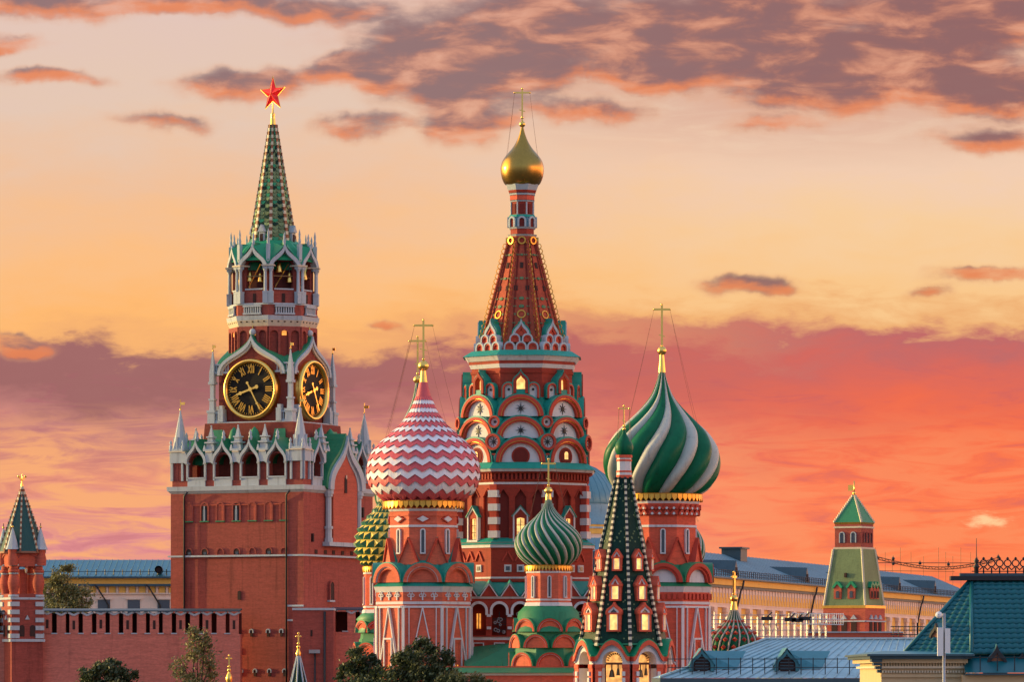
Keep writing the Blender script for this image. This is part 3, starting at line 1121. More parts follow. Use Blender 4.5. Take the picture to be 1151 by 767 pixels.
def chapel_tower(px, P, top, domelabel, style):
    """big octagonal chapel tower; the levels are those of the photograph"""
    l, z = P.l, P.z
    red = 'salmon_red' if style == 'zigzag' else 'coral_red'
    white = 'white_paint'
    b = MB()
    L = 52.0
    b.fru(l(L), 0, l(L), z(679), red)
    b.fru(l(L + 1), z(680.5), l(L + 1), z(677.5), white)
    b.fru(l(L + .6), z(677.5), l(L + .6), z(666), red)
    b.fru(l(L + 1), z(667), l(L + 3.5), z(660.5), white)
    b.fru(l(L + 4), z(660.5), l(L - 2), z(656), 'teal_roof' if style == 'zigzag' else 'green_roof')
    b.fru(l(47), z(656), l(36), z(628), 'teal_roof' if style == 'zigzag' else 'green_roof')
    b.fru(l(37.3), z(640), l(37.3), z(top + 9), red)
    b.fru(l(38.6), z(594), l(38.6), z(591.5), white)
    b.fru(l(38.8), z(581.5), l(38.8), z(579), red)
    if style == 'zigzag':
        b.fru(l(38.3), z(576), l(39.2), z(573.5), white)
    else:
        b.fru(l(38.6), z(581), l(39), z(578.5), white)
        b.fru(l(38.6), z(578.5), l(41), z(567.5), red)
        b.fru(l(41), z(567.5), l(42), z(565), white)
    o = tower_part('chapel_tower', px, P, b)

    gold_fringe(P, 43, top, top + 9).build('gilded_valance', o)
    if style == 'zigzag':
        m = MB()
        M = out(l(37.3))
        m.ext([(-l(9), z(584.8)), (0, z(589.5)), (l(9), z(584.8)), (0, z(580))], -.14, .1, 'arch_red', M)
        m.ext([(-l(6.5), z(584.8)), (0, z(588.2)), (l(6.5), z(584.8)), (0, z(581.4))], -.2, .1, white, M)
        fan(m.build('diamond_panel', o), FRONT5, o)
    else:
        m = MB()
        for row, (a, bt, key) in enumerate(((568, 574, 'arch_red'), (574, 580, 'arch_red'))):
            M = out(l(40.6 - row))
            hw = l(39) * math.tan(PI / 8)
            nn = 4
            for i in range(nn):
                c = -hw + 2 * hw * (i + .5) / nn
                m.bar((c - hw / nn, z(bt)), (c, z(a + 1)), l(1.7), -.22, .1, key, M)
                m.bar((c + hw / nn, z(bt)), (c, z(a + 1)), l(1.7), -.22, .1, key, M)
                m.disc((c, z(bt - 1.2)), l(1.5), -.2, .1, white, 8, M)
        fan(m.build('zigzag_frieze', o), FRONT5, o)
    fan(slit_window(P, 37.3, 6.2, 595.5, 624).build('window', o), FRONT5, o)

    # steep gables at the corners of the drum
    m = MB()
    M = out(l(41.5))
    w = 12.5
    m.ext([(-l(w), z(636)), (0, z(607)), (l(w), z(636))], -.05, .15, red, M)
    for sx in (-1, 1):
        m.bar((sx * l(w + .6), z(636.5)), (0, z(606.2)), l(1.3), -.22, .2, 'arch_red', M)
        m.add([(sx * l(w + 1), -.2, z(636)), (0, -.2, z(605)), (0, l(12), z(606)), (sx * l(w + 1), l(10), z(636))], [(0, 1, 2, 3)], 'teal_roof' if style == 'zigzag' else 'arch_red', M)
    fan(m.build('pointed_gable', o), VERT4, o)

    fld = red if style == 'zigzag' else white
    rf = 'teal_roof' if style == 'zigzag' else 'green_roof'
    k = round_kokoshnik(P, L - 1, 21.5, 656, field=fld, roof=rf, rim='arch_red' if style != 'zigzag' else 'salmon_red', rimw=7, deep=12, line='white_paint' if style == 'zigzag' else 'arch_red')
    fan(k.build('round_gable', o), FRONT5, o)

    # ornament band, white pilasters, tall pointed panels with doors of light
    m = MB()
    M = out(l(L + .6))
    if style == 'zigzag':
        for cx in (-13, 0, 13):
            for (dx, dy, rr) in ((0, -2.6, 1.9), (-2.1, .2, 1.9), (2.1, .2, 1.9)):
                m.ringt((l(cx + dx), z(670.5 + dy)), l(rr), l(.75), -.1, .05, white, 10, M)
            m.box(l(cx - .8), l(cx + .8), -.1, .05, z(676), z(671), white, M)
    else:
        hw = l(L) * math.tan(PI / 8)
        for i in range(7):
            c = -hw + 2 * hw * (i + .5) / 7
            m.box(c - l(1.8), c + l(1.8), -.2, .05, z(675), z(668.5), 'arch_red', M)
    fan(m.build('ornament_band', o), FRONT5, o)
    m = MB()
    hw = L * math.tan(PI / 8)
    M = out(l(L))
    m.box(l(-hw + 1), l(hw - 1), -.12, .05, z(684.5), z(682.3), white, M)
    for sx in (-1, 1):
        m.box(l(sx * (hw - 6.4)) - l(.5), l(sx * (hw - 6.4)) + l(.5), -.14, .05, z(760), z(684.5), white, M)
        m.bar((sx * l(13.5), z(748)), (0, z(684)), l(1.3), -.24, .05, white, M)
    m.ext([(-l(12.7), z(748)), (0, z(688)), (l(12.7), z(748))], -.14, .05, red, M)
    m.band([(-l(6.5), z(752)), (-l(6.5), z(718)), (l(6.5), z(718)), (l(6.5), z(752))],
           [(-l(5.2), z(752)), (-l(5.2), z(720)), (l(5.2), z(720)), (l(5.2), z(752))], -.3, .05, white, M)
    m.band([(-l(5.2), z(752)), (-l(5.2), z(720)), (l(5.2), z(720)), (l(5.2), z(752))],
           [(-l(3), z(752)), (-l(3), z(723)), (l(3), z(723)), (l(3), z(752))], -.2, .05, red, M)
    m.box(-l(3), l(3), -.06, .05, z(752), z(723), 'lit_amber' if style == 'zigzag' else 'lit_window', M)
    m.box(-l(.5), l(.5), -.1, .05, z(752), z(723), 'black_iron', M)
    fan(m.build('wall_panel', o), FRONT5, o)
    m = MB()
    M = out(l(L) / math.cos(PI / 8))
    for dx, wd in ((0, 1.6),):
        m.box(l(dx - wd), l(dx + wd), -l(1.0) if dx == 0 else l(1.2), l(4), z(760), z(683), white, M)
    m.box(-l(3.4), l(3.4), -l(.9), l(3), z(684.6), z(682.1), white, M)
    fan(m.build('corner_pilaster', o), VERT4, o)

    # dome
    if style == 'zigzag':
        prof = [(43, 563), (49, 560), (56, 553.5), (60.5, 546), (63, 536), (62.4, 524), (59, 512), (53, 503), (45, 495), (36, 487), (27, 479), (19.5, 470), (14, 460), (10, 450), (8.6, 446)]
        d = zigzag_dome([(l(r), z(y)) for r, y in prof], 24, 19, P)
        d.lathe([(l(8.6), z(447)), (l(6.6), z(438)), (l(4.6), z(430))], 'zig_red', 20)
        d.fru(l(43), z(564), l(36), z(556), 'zig_red', 24)
        d.build('onion_dome', o, label='onion dome in red and white zigzag bands')
        c = cross_mesh(P, px, 358, 366, 10.5, 404, 411.5, 6.2, 1.7)
        c.lathe([(l(4.6), z(431)), (l(3.4), z(422)), (l(2.6), z(415))], 'gold', 14)
        c.build('cross', o)
        wires_mesh(P, 366, 10, 52, 500).build('guy_wire', o)
    else:
        prof = [(41, 557), (50, 551), (57.5, 541), (61.5, 531), (63, 520), (61.5, 507), (56, 496), (48.5, 485.5), (38, 475), (28, 465), (19, 455), (12, 445), (7.5, 434), (4.4, 424), (3.6, 417)]
        d = gore_dome([(l(r), z(y)) for r, y in prof], 16, ('dome_green', 'dome_white'), R(92), .085, rows=56, sub=7, start=R(8))
        d.fru(l(42), z(558), l(38), z(552), 'dome_green', 24)
        d.build('onion_dome', o, label='onion dome with broad twisting green and white ribs')
        c = cross_mesh(P, px, 341, 348, 9, 389, 394.5, 5.2, 1.7)
        c.lathe([(l(4.2), z(419)), (l(3.2), z(408)), (l(2.2), z(398))], 'gold', 14)
        c.build('cross', o)
        wires_mesh(P, 348, 9, 50, 490).build('guy_wire', o)
    return o


chapel_tower(476, Px(405.0), 564, '', 'zigzag')
chapel_tower(744, Px(409.0), 556, '', 'swirl')


def minor_chapel(px, P, gt, drum_ap, drum_bot, tiers, dome, cross, rot=0.0, red='salmon_red'):
    """small round-gabled chapel with a slim drum"""
    l, z = P.l, P.z
    b = MB()
    apb = tiers[-1][2]
    b.fru(l(apb - 2), 0, l(apb - 2), z(tiers[-1][0]), red)
    b.fru(l(drum_ap), z(drum_bot + 4), l(drum_ap), z(gt + 5), red)
    b.fru(l(drum_ap + .8), z(gt + 9), l(drum_ap + .8), z(gt + 7), 'white_paint')
    b.fru(l(drum_ap + .8), z(drum_bot - 4), l(drum_ap + .8), z(drum_bot - 6), 'white_paint')
    b.fru(l(drum_ap + 2.4), z(drum_bot + 2), l(drum_ap + 1.4), z(drum_bot - 2), 'white_paint')
    b.lathe([(l(apb - 1), z(tiers[0][0])), (l(tiers[0][2] - 1), z(tiers[0][0] - 10)), (l(drum_ap + 10), z(drum_bot + 9)), (l(drum_ap + 3), z(drum_bot + 2))], 'green_roof', 32)
    for i, (base, r, ap, off) in enumerate(tiers):
        b.fru(l(ap - 2.2), z(base + 7), l(ap - 5), z(base - 19), 'green_roof')
    o = tower_part('chapel_tower', px, P, b, None, rot)
    for (base, r, ap, off) in tiers:
        k = round_kokoshnik(P, ap, r, base, field=red, roof='green_roof', rim='arch_red', rimw=3.4, deep=7, line='white_paint', h=r * 1.02, pr=.4)
        ang = FRONT5 if off == 0 else VERT4 + [R(-112.5), R(112.5)]
        fan(k.build('round_gable', o), ang, o)
    gold_fringe(P, drum_ap, gt, gt + 7).build('gilded_valance', o)
    fan(slit_window(P, drum_ap, 4.4, gt + 12, drum_bot - 7).build('window', o), FRONT5, o)
    dome(P, o)
    cross(P, o)


def dome_small(P, o):
    l, z = P.l, P.z
    prof = [(22, 637), (28, 632), (33.5, 626), (37, 618), (37.6, 611), (35.5, 603), (30.5, 596), (24.5, 590), (17.5, 584), (12, 578.5), (7.5, 573), (4.6, 567), (3.6, 562)]
    d = gore_dome([(l(r), z(y)) for r, y in prof], 40, ('dome_green', 'dome_white'), R(-92), .035, rows=50, sub=4)
    d.fru(l(23), z(638), l(20), z(632), 'dome_green', 24)
    d.build('onion_dome', o, label='small onion dome in fine green and white swirls')


def cross_small(P, o):
    c = cross_mesh(P, 616, 515, 521.5, 7, 546, 552, 4.6, 1.4)
    c.lathe([(P.l(4.4), P.z(569)), (P.l(3.6), P.z(562)), (P.l(2.6), P.z(554))], 'gold', 14)
    c.build('cross', o)
    wires_mesh(P, 521, 7, 30, 596).build('guy_wire', o)


minor_chapel(616.5, Px(397.0), 636, 24.2, 680, [(711, 14.5, 37, 0), (729, 14.5, 39.5, 1), (750, 15.5, 42, 0)], dome_small, cross_small, R(2))


def dome_stud(P, o):
    l, z = P.l, P.z
    prof = [(21, 637), (26, 631), (29.6, 623), (30.8, 614), (29.6, 604), (26.5, 595), (21.5, 587), (15, 579), (9, 571), (5, 563), (2.5, 555)]
    stud_dome([(l(r), z(y)) for r, y in prof], 19, 11).build('onion_dome', o, label='onion dome studded with yellow and green pyramids')


def cross_hidden(P, o):
    c = cross_mesh(P, 431, 520, 526, 6, 542, 548, 4, 1.3)
    c.build('cross', o)


minor_chapel(431, Px(436.0), 637, 21, 688, [(712, 13.5, 27, 1), (738, 14.5, 31, 0)], dome_stud, cross_hidden, R(10), 'coral_red')


# --- chapel behind the zigzag dome: only its cross and orb clear the dome
def rear_chapel(px, P, gt, dome_prof, label, crossargs, ngore, keys, twist, amp, drum=24, neckless=False):
    l, z = P.l, P.z
    b = MB()
    b.fru(l(34), 0, l(34), z(gt + 70), 'coral_red')
    b.fru(l(36), z(gt + 74), l(drum + 4), z(gt + 58), 'teal_roof')
    b.fru(l(drum), z(gt + 70), l(drum), z(gt + 4), 'coral_red')
    b.fru(l(drum + 1), z(gt + 12), l(drum + 1), z(gt + 9), 'white_paint')
    o = tower_part('chapel_tower', px, P, b)
    gold_fringe(P, drum, gt, gt + 7).build('gilded_valance', o)
    fan(slit_window(P, drum, 4.6, gt + 16, gt + 46).build('window', o), FRONT5, o)
    d = gore_dome([(l(r), z(y)) for r, y in dome_prof], ngore, keys, twist, amp, rows=36, sub=5)
    d.build('onion_dome', o, label=label)
    cross_mesh(P, px, *crossargs).build('cross', o)
    wires_mesh(P, crossargs[1], crossargs[2], dome_prof[4][0], dome_prof[6][1]).build('guy_wire', o)
    return o


rear_chapel(469.5, Px(446.0), 575, [(40, 575), (46, 566), (48, 552), (46, 535), (40, 517), (32, 500), (22, 482), (13, 466), (7, 452), (4, 440), (2.6, 430)],
            'onion dome hidden behind the zigzag one', (377, 383.5, 9, 420, 427, 5, 1.6), 20, ('dome_green', 'dome_white'), R(60), .04, 34)
rear_chapel(768, Px(446.0), 637, [(18, 637), (22, 630), (24, 621), (23, 611), (20, 603), (15, 595), (9, 587), (5, 580), (2.5, 573)],
            'ribbed green and white onion dome behind the big swirled one', (545, 551, 5, 562, 568, 3, 1.2), 36, ('dome_green', 'dome_white'), R(60), .06, 20)

# --- low dome with red spikes beyond the right chapel
P = Px(424.0)
l, z = P.l, P.z
b = MB()
b.fru(l(24), 0, l(24), z(752), 'coral_red')
b.fru(l(26), z(756), l(27), z(751), 'white_paint')
o = tower_part('chapel_tower', 825, P, b)
prof = [(20, 751), (25, 745), (28.2, 737), (29, 730), (28, 722.5), (25, 716), (20, 710.5), (14.5, 705), (9.5, 699), (6, 693), (4, 686)]
pl = [(l(r), z(y)) for r, y in prof]
d = gore_dome(pl, 16, ('dome_green',), R(24), .05, rows=34, sub=5)
pr = spline(pl, 34)
for gno in range(16):
    pts = []
    for k, (r, zz) in enumerate(pr):
        t = 2 * PI * gno / 16 + R(24) * k / 34
        rr = r * 1.0 + .03
        pts.append((rr * math.sin(t), -rr * math.cos(t), zz))
    d.tube(pts, [.085 * min(1, .3 + p[0] / l(26)) for p in pr], 'dome_white', 6)
for k in range(3, 30, 4):
    r, zz = pr[k]
    for gno in range(16):
        t = 2 * PI * (gno + .5) / 16 + R(24) * k / 34
        rr = r * 1.03
        sz = .24 * min(1.0, .35 + r / l(28))
        c = Vector((rr * math.sin(t), -rr * math.cos(t), zz))
        nrm = Vector((math.sin(t), -math.cos(t), .25)).normalized()
        u = nrm.cross(Vector((0, 0, 1))).normalized()
        w = nrm.cross(u)
        d.add([c + u * sz, c + w * sz, c - u * sz, c - w * sz, c + nrm * sz * 1.3], [(0, 1, 4), (1, 2, 4), (2, 3, 4), (3, 0, 4)], 'arch_red')
d.build('onion_dome', o, label='low green onion dome with white ribs and red spikes')
c = cross_mesh(P, 825, 642, 649, 5.5, 668, 673.5, 4.4, 1.8, arm_angle=R(62))
c.lathe([(l(4.6), z(688)), (l(3.6), z(682)), (l(2.6), z(676))], 'gold', 14)
c.build('cross', o)


# --- gallery between the towers
def gallery():
    P = Px(408.0)
    l, z = P.l, P.z
    cx = 590.0
    b = MB()
    x0, x1 = l(500 - cx), l(700 - cx)
    b.box(x0, x1, 0, 8.0, 0, z(746), 'deep_red')
    b.box(x0, x1, 2.2, 8.0, z(746), z(672), 'shaded_red')
    b.box(x0, x1, 0, .5, z(720), z(716.5), 'white_paint')
    b.box(x0, x1, 0, .5, z(746), z(720), 'deep_red')
    b.box(x0, x1, -.12, .5, z(673.5), z(671), 'white_paint')
    b.box(x0, x1, -.12, 8, z(716.5), z(715), 'deep_red')
    o = tower_part('gallery', cx, P, b)
    m = MB()
    nb = 8
    M = Matrix()
    step = 23.3
    for i in range(nb):
        a = l(503 + step * i - cx)
        bb = l(503 + step * (i + 1) - cx)
        c = (a + bb) / 2
        m.ext([(a, z(715)), (a, z(673.5)), (bb, z(673.5)), (bb, z(715))] + list(reversed(archpts(c, z(715), l(8.2), z(687)))), 0, .5, 'deep_red', M)
        m.band(archpts(c, z(692), l(10.6), z(687)), archpts(c, z(692), l(7.6), z(687), rise=l(7.6)), -.14, .1, 'white_paint', M)
        m.box(a - l(2.4), a + l(2.4), -.2, .2, z(708), z(705), 'white_paint', M)
        m.box(a - l(2.4), a + l(2.4), -.2, .2, z(694), z(691), 'white_paint', M)
    m.build('arcade', o)
    for i in range(nb):
        c = l(503 + step * (i + .5) - cx)
        w = MB()
        if i in (1, 5):
            w.box(-l(2.4), l(2.4), 1.9, 2.0, z(707), z(690), 'lit_amber')
            w.box(-.04, .04, 1.84, 1.9, z(707), z(690), 'black_iron')
            w.box(-l(3), l(3), 1.85, 2.15, z(709), z(707), 'deep_red')
        else:
            r_ = random.Random(i)
            for k in range(9):
                gx_, gz_, gr_ = r_.uniform(-5, 5), r_.uniform(690, 712), r_.uniform(1.4, 2.6)
                w.ringt((l(gx_), z(gz_)), l(gr_), .07, .9, 1.0, 'galv_steel', 10)
                w.box(-l(7.6), l(7.6), .92, .98, z(gz_) - .03, z(gz_) + .03, 'black_iron')
            w.box(-.04, .04, .92, .98, z(714), z(688), 'black_iron')
        w.build('window' if i in (1, 5) else 'iron_grille', o, (c, 0, 0))
        w = MB()
        w.band([(-l(6), z(734)), (-l(6), z(723)), (l(6), z(723)), (l(6), z(734))], [(-l(5), z(733)), (-l(5), z(724)), (l(5), z(724)), (l(5), z(733))], -.12, .1, 'white_paint', None, True)
        w.build('parapet_panel', o, (c, 0, 0))
    # zigzag eaves roof
    m = MB()
    for i in range(9):
        c = l(503 + step * (i + .0) - cx)
        hw = l(step / 2)
        m.add([(c - hw, -.3, z(671)), (c, -.3, z(655.5)), (c + hw, -.3, z(671)), (c - hw, 6, z(664)), (c, 6, z(650)), (c + hw, 6, z(664))],
              [(0, 1, 4, 3), (1, 2, 5, 4)], 'teal_roof')
        m.ext([(c - hw * .8, z(671)), (c, z(658)), (c + hw * .8, z(671))], -.25, .1, 'deep_red')
        for sx in (-1, 1):
            m.bar((c + sx * hw * .86, z(671.4)), (c, z(656.8)), l(1.2), -.34, -.1, 'white_paint')
    m.box(x0, x1, -.1, 6, z(671.2), z(669), 'teal_roof')
    m.add([(x0, .4, z(671)), (x1, .4, z(671)), (x1, 6.5, z(652)), (x0, 6.5, z(652))], [(0, 1, 2, 3)], 'teal_roof')
    m.build('gallery_roof', o)
    # covered stair in front, running down to the left
    P2 = Px(400.0)
    l2, z2 = P2.l, P2.z
    m = MB()
    a, c = l2(522 - cx), l2(578 - cx)
    m.add([(a, -8, z2(752)), (c, -8, z2(752)), (c, -3, z2(722)), (a, -3, z2(737)), (a, 0, z2(728)), (c, 0, z2(722))], [(0, 1, 2, 3), (3, 2, 5, 4)], 'green_roof')
    for i in range(9):
        f = i / 8
        xx = a + (c - a) * f
        zt = z2(737) + (z2(722) - z2(737)) * f
        m.tube([(xx, -8, z2(752) + .05), (xx, -3, zt + .05)], .05, 'green_roof', 4)
    m.build('stair_roof', o)
    # terrace in front
    P3 = Px(391.0)
    l3, z3 = P3.l, P3.z
    m = MB()
    a, c = l3(500 - cx), l3(668 - cx)
    dy = P3.d - P.d
    m.box(a, c, dy, dy + 16, 0, z3(760), 'salmon_red')
    m.box(a, c, dy - .15, dy + .5, z3(760), z3(757), 'cream_stone')
    m.box(a, c, dy + .0, dy + 16, z3(757), z3(756.3), 'green_roof')
    m.add([(a, dy - .3, z3(757)), (c, dy - .3, z3(757)), (c, dy + 2.2, z3(751)), (a, dy + 2.2, z3(751))], [(0, 1, 2, 3)], 'green_roof')
    m.box(a, c, dy + 2.2, dy + 2.6, z3(757), z3(749.5), 'coral_red')
    m.build('terrace', o)


gallery()


# ------------------------------------------------------------------ tent-roofed bell tower
def bell_tower():
    P = Px(385.0)
    l, z = P.l, P.z
    px = 701.5
    ROT = R(-16)
    t = thing('bell_tower', 'bell tower with dark green tent roof, three rows of lit dormers and open arches', 'bell tower', (P.x(px), P.d, 0), ROT)
    AP = 47.5
    b = MB()
    b.fru(l(AP), 0, l(AP), z(800), 'coral_red')
    b.fru(l(AP + 2), z(800), l(AP + 2), z(796), 'white_paint')
    b.fru(l(30), z(796), l(30), z(738), 'lit_arch')
    b.fru(l(AP), z(726), l(AP - 2), z(724), 'green_roof')
    b.build('body', t)
    m = MB()
    M = out(l(AP))
    hw = l(AP) * math.tan(PI / 8)
    # wavy front: red and white mouldings over the open arch
    def wave(off):
        k = [(-hw, z(739) + off)]
        k += bez((-hw, z(739) + off), (-hw * .72, z(739) + off), (-hw * .70, z(723) + off), (0, z(720.5) + off), 10)[1:]
        k += [(-x, zz) for x, zz in reversed(k[:-1])]
        return k
    w0, w1, w2 = wave(0), wave(-l(5.4)), wave(-l(7.2))
    m.band([(x, zz + .12) for x, zz in w0], w0, -.5, l(8), 'bright_green', M)
    m.band(w0, w1, -.55, .6, 'coral_red', M)
    m.band(w1, w2, -.4, .6, 'white_stone', M)
    aw = l(11.5)
    op = archpts(0, z(796), aw, z(744), rise=l(11))
    m.ext([(-hw, z(796))] + w2 + [(hw, z(796))] + list(reversed(op)), -.3, .9, 'white_paint', M)
    m.box(-hw, -aw, -.42, .9, z(752), z(747.5), 'coral_red', M)
    m.box(aw, hw, -.42, .9, z(752), z(747.5), 'coral_red', M)
    for sx in (-1, 1):
        m.box(*sorted((sx * aw * 1.02, sx * hw * 1.0)), -.36, .9, z(796), z(752), 'coral_red', M)
        for k in range(6):
            y = 755.5 + k * 7
            m.box(*sorted((sx * aw * 1.04, sx * (aw * 1.04 + l(3.4)))), -.5, .5, z(y + 5), z(y), 'white_paint', M)
    for i in range(11):
        a_ = PI * (i + .5) / 11
        m.bar((l(7.4) * math.cos(a_), z(744) + l(7.4) * math.sin(a_)), (l(9.6) * math.cos(a_), z(744) + l(9.6) * math.sin(a_)), l(1.2), .5, .7, 'rib_brown', M)
    fan(m.build('belfry_arch', t), FRONT5, t)
    # glowing vault and bells inside
    m = MB()
    M = out(l(AP))
    m.ext(archpts(0, z(745.5), l(11.4), z(744), rise=l(10.8)), 1.0, 1.1, 'lit_arch', M)
    m.box(-l(11.4), l(11.4), .8, 1.2, z(748), z(745.5), 'rib_brown', M)
    fan(m.build('lit_lunette', t), FRONT5, t)
    m = MB()
    for (cx, cy, r) in ((-3.2, 758, 3.4), (4, 756, 2.2)):
        M = out(l(AP - 6))
        m.lathe([(l(r), z(cy + 4)), (l(r * .8), z(cy)), (l(r * .62), z(cy - 3)), (l(r * .2), z(cy - 5)), (.02, z(cy - 5.4))], 'bronze', 14, M @ Matrix.Translation((l(cx), 0, 0)))
        m.tube([(l(cx), -l(AP - 6), z(cy - 5)), (l(cx), -l(AP - 6), z(748))], .05, 'black_iron', 5)
    fan(m.build('bell', t), [R(-45), 0, R(45)], t)
    # tent
    rf = MB()
    rf.fru(l(46), z(727), l(7.4), z(537), 'tent_scale')
    roof = rf.build('tent_roof', t)
    # light tile flecks
    m = MB()
    r_ = random.Random(5)
    a0, a1 = l(46), l(7.4)
    sl = math.atan2(a0 - a1, z(537) - z(727))
    for k in range(46):
        py = r_.uniform(545, 722)
        q = (727 - py) / 190
        ap = a0 + (a1 - a0) * q
        M = Matrix.Translation((0, -ap, z(py))) @ Matrix.Rotation(-sl, 4, 'X')
        xx = r_.uniform(-.85, .85) * ap * math.tan(PI / 8)
        m.box(xx - .06, xx + .06, -.035, .02, -.06, .06, 'moss_scale', M)
    fan(m.build('tile_fleck', roof), FRONT5, roof)
    m = MB()
    c0, c1 = a0 / math.cos(PI / 8), a1 / math.cos(PI / 8)
    z0, z1 = z(727), z(537)
    nn = 58
    m.tube([(0, -c0 + .02, z0), (0, -c1 + .02, z1)], .14, 'tent_scale', 6)
    for i in range(nn):
        q = (i + .5) / nn
        rr = c0 + (c1 - c0) * q + .1
        s_ = .085 + .045 * (1 - q)
        M = Matrix.Translation((0, -rr, z0 + (z1 - z0) * q)) @ Matrix.Rotation(-sl, 4, 'X')
        m.box(-s_, s_, -.1, .1, -.12, .12, 'rib_bead' if i % 2 == 0 else 'black_iron', M)
    fan(m.build('beaded_rib', roof), VERT4, roof)

    def dormer(py_top, py_bot, w, ogee_top):
        m = MB()
        q = (727 - (py_bot - 1)) / 190
        ap = a0 + (a1 - a0) * q
        M = out(ap + .12)
        hw_, gw = l(w / 2), l(w * .31)
        ev = py_top + (py_bot - py_top) * .36
        if ogee_top:
            ro = ogee(0, z(ev), hw_ * 1.15, z(py_top) - z(ev))
            ri = ogee(0, z(ev), hw_ * .8, (z(py_top) - z(ev)) * .66)
            rj = ogee(0, z(ev), hw_ * .45, (z(py_top) - z(ev)) * .40)
        else:
            ro = [(-hw_ * 1.15, z(ev)), (0, z(py_top)), (hw_ * 1.15, z(ev))]
            ri = [(-hw_ * .75, z(ev)), (0, z(py_top + 3)), (hw_ * .75, z(ev))]
            rj = [(-hw_ * .4, z(ev)), (0, z(py_top + 5)), (hw_ * .4, z(ev))]
        m.band(ro, ri, -.2, 1.6, 'coral_red', M)
        m.band(ri, rj, -.14, .3, 'white_paint', M)
        m.ext(rj, -.05, .3, 'window_glass' if ogee_top else 'coral_red', M)
        m.box(-hw_ * 1.12, hw_ * 1.12, -.24, 1.2, z(ev + 2), z(ev), 'coral_red', M)
        for sx in (-1, 1):
            m.box(*sorted((sx * gw, sx * hw_)), -.16, 1.4, z(py_bot - 2), z(ev + 2), 'coral_red', M)
            m.box(*sorted((sx * gw * .86, sx * gw)), -.2, .1, z(py_bot - 2), z(ev + 2), 'white_paint', M)
        m.box(-hw_, hw_, -.22, .8, z(py_bot), z(py_bot - 2), 'coral_red', M)
        m.box(-gw * .86, gw * .86, -.04, .1, z(py_bot - 2), z(ev + 2), 'lit_window', M)
        fan(m.build('dormer', roof), FRONT5, roof)
    dormer(618, 643, 11, False)
    dormer(648, 676.5, 13.2, False)
    dormer(678, 711, 16, True)
    # drum, little green onion and cross
    nk = MB()
    nk.fru(l(7.4), z(538), l(7.6), z(513), 'white_paint')
    for (y0, y1, a_, key) in ((538, 534.5, 8.3, 'coral_red'), (531.5, 529.5, 8.2, 'coral_red'), (519, 517, 8.2, 'coral_red'), (515, 512, 8.8, 'coral_red'), (534.5, 531.5, 7.9, 'white_paint')):
        nk.fru(l(a_), z(y0), l(a_), z(y1), key)
    nk.build('neck', t)
    d = MB()
    d.lathe([(.02, z(512.5))] + spline([(l(r), z(y)) for r, y in [(6.6, 512.5), (8.8, 510), (10.2, 506), (10.2, 501.5), (8.4, 497), (5.2, 492.5), (2.8, 488.5), (1.4, 484)]], 24), 'dome_green', 28)
    d.build('onion_dome', t)
    c = cross_mesh(P, 703, 455, 459.5, 6, 479, 482.5, 1.8, 1.0)
    c.build('cross', t)
    wires_mesh(P, 459.5, 6, 9, 497).build('guy_wire', t)


bell_tower()
# ------------------------------------------------------------------ the clock tower
def merge_bars(mb, txt, pos_ang, rad, h, M, key='gold_paint'):
    """Roman numeral made of strokes, standing radially on the dial"""
    wd = {'I': .42, 'V': .85, 'X': .85}
    sc_ = h
    tot = sum(wd[c] for c in txt) * sc_ * .62
    x = -tot / 2
    up = pos_ang
    c_, s_ = math.cos(-up), math.sin(-up)

    def T(px, pz):
        pz += rad - h / 2
        return (px * c_ - pz * s_, px * s_ + pz * c_)
    w = h * .15
    for ch in txt:
        cw = wd[ch] * sc_ * .62
        a, b = x + cw * .12, x + cw * .88
        if ch == 'I':
            st = [((x + cw / 2, 0), (x + cw / 2, h))]
        elif ch == 'V':
            st = [((a, h), ((a + b) / 2, 0)), ((b, h), ((a + b) / 2, 0))]
        else:
            st = [((a, h), (b, 0)), ((b, h), (a, 0))]
        for p, q in st:
            mb.bar(T(*p), T(*q), w, -.07, 0, key, M)
        x += cw


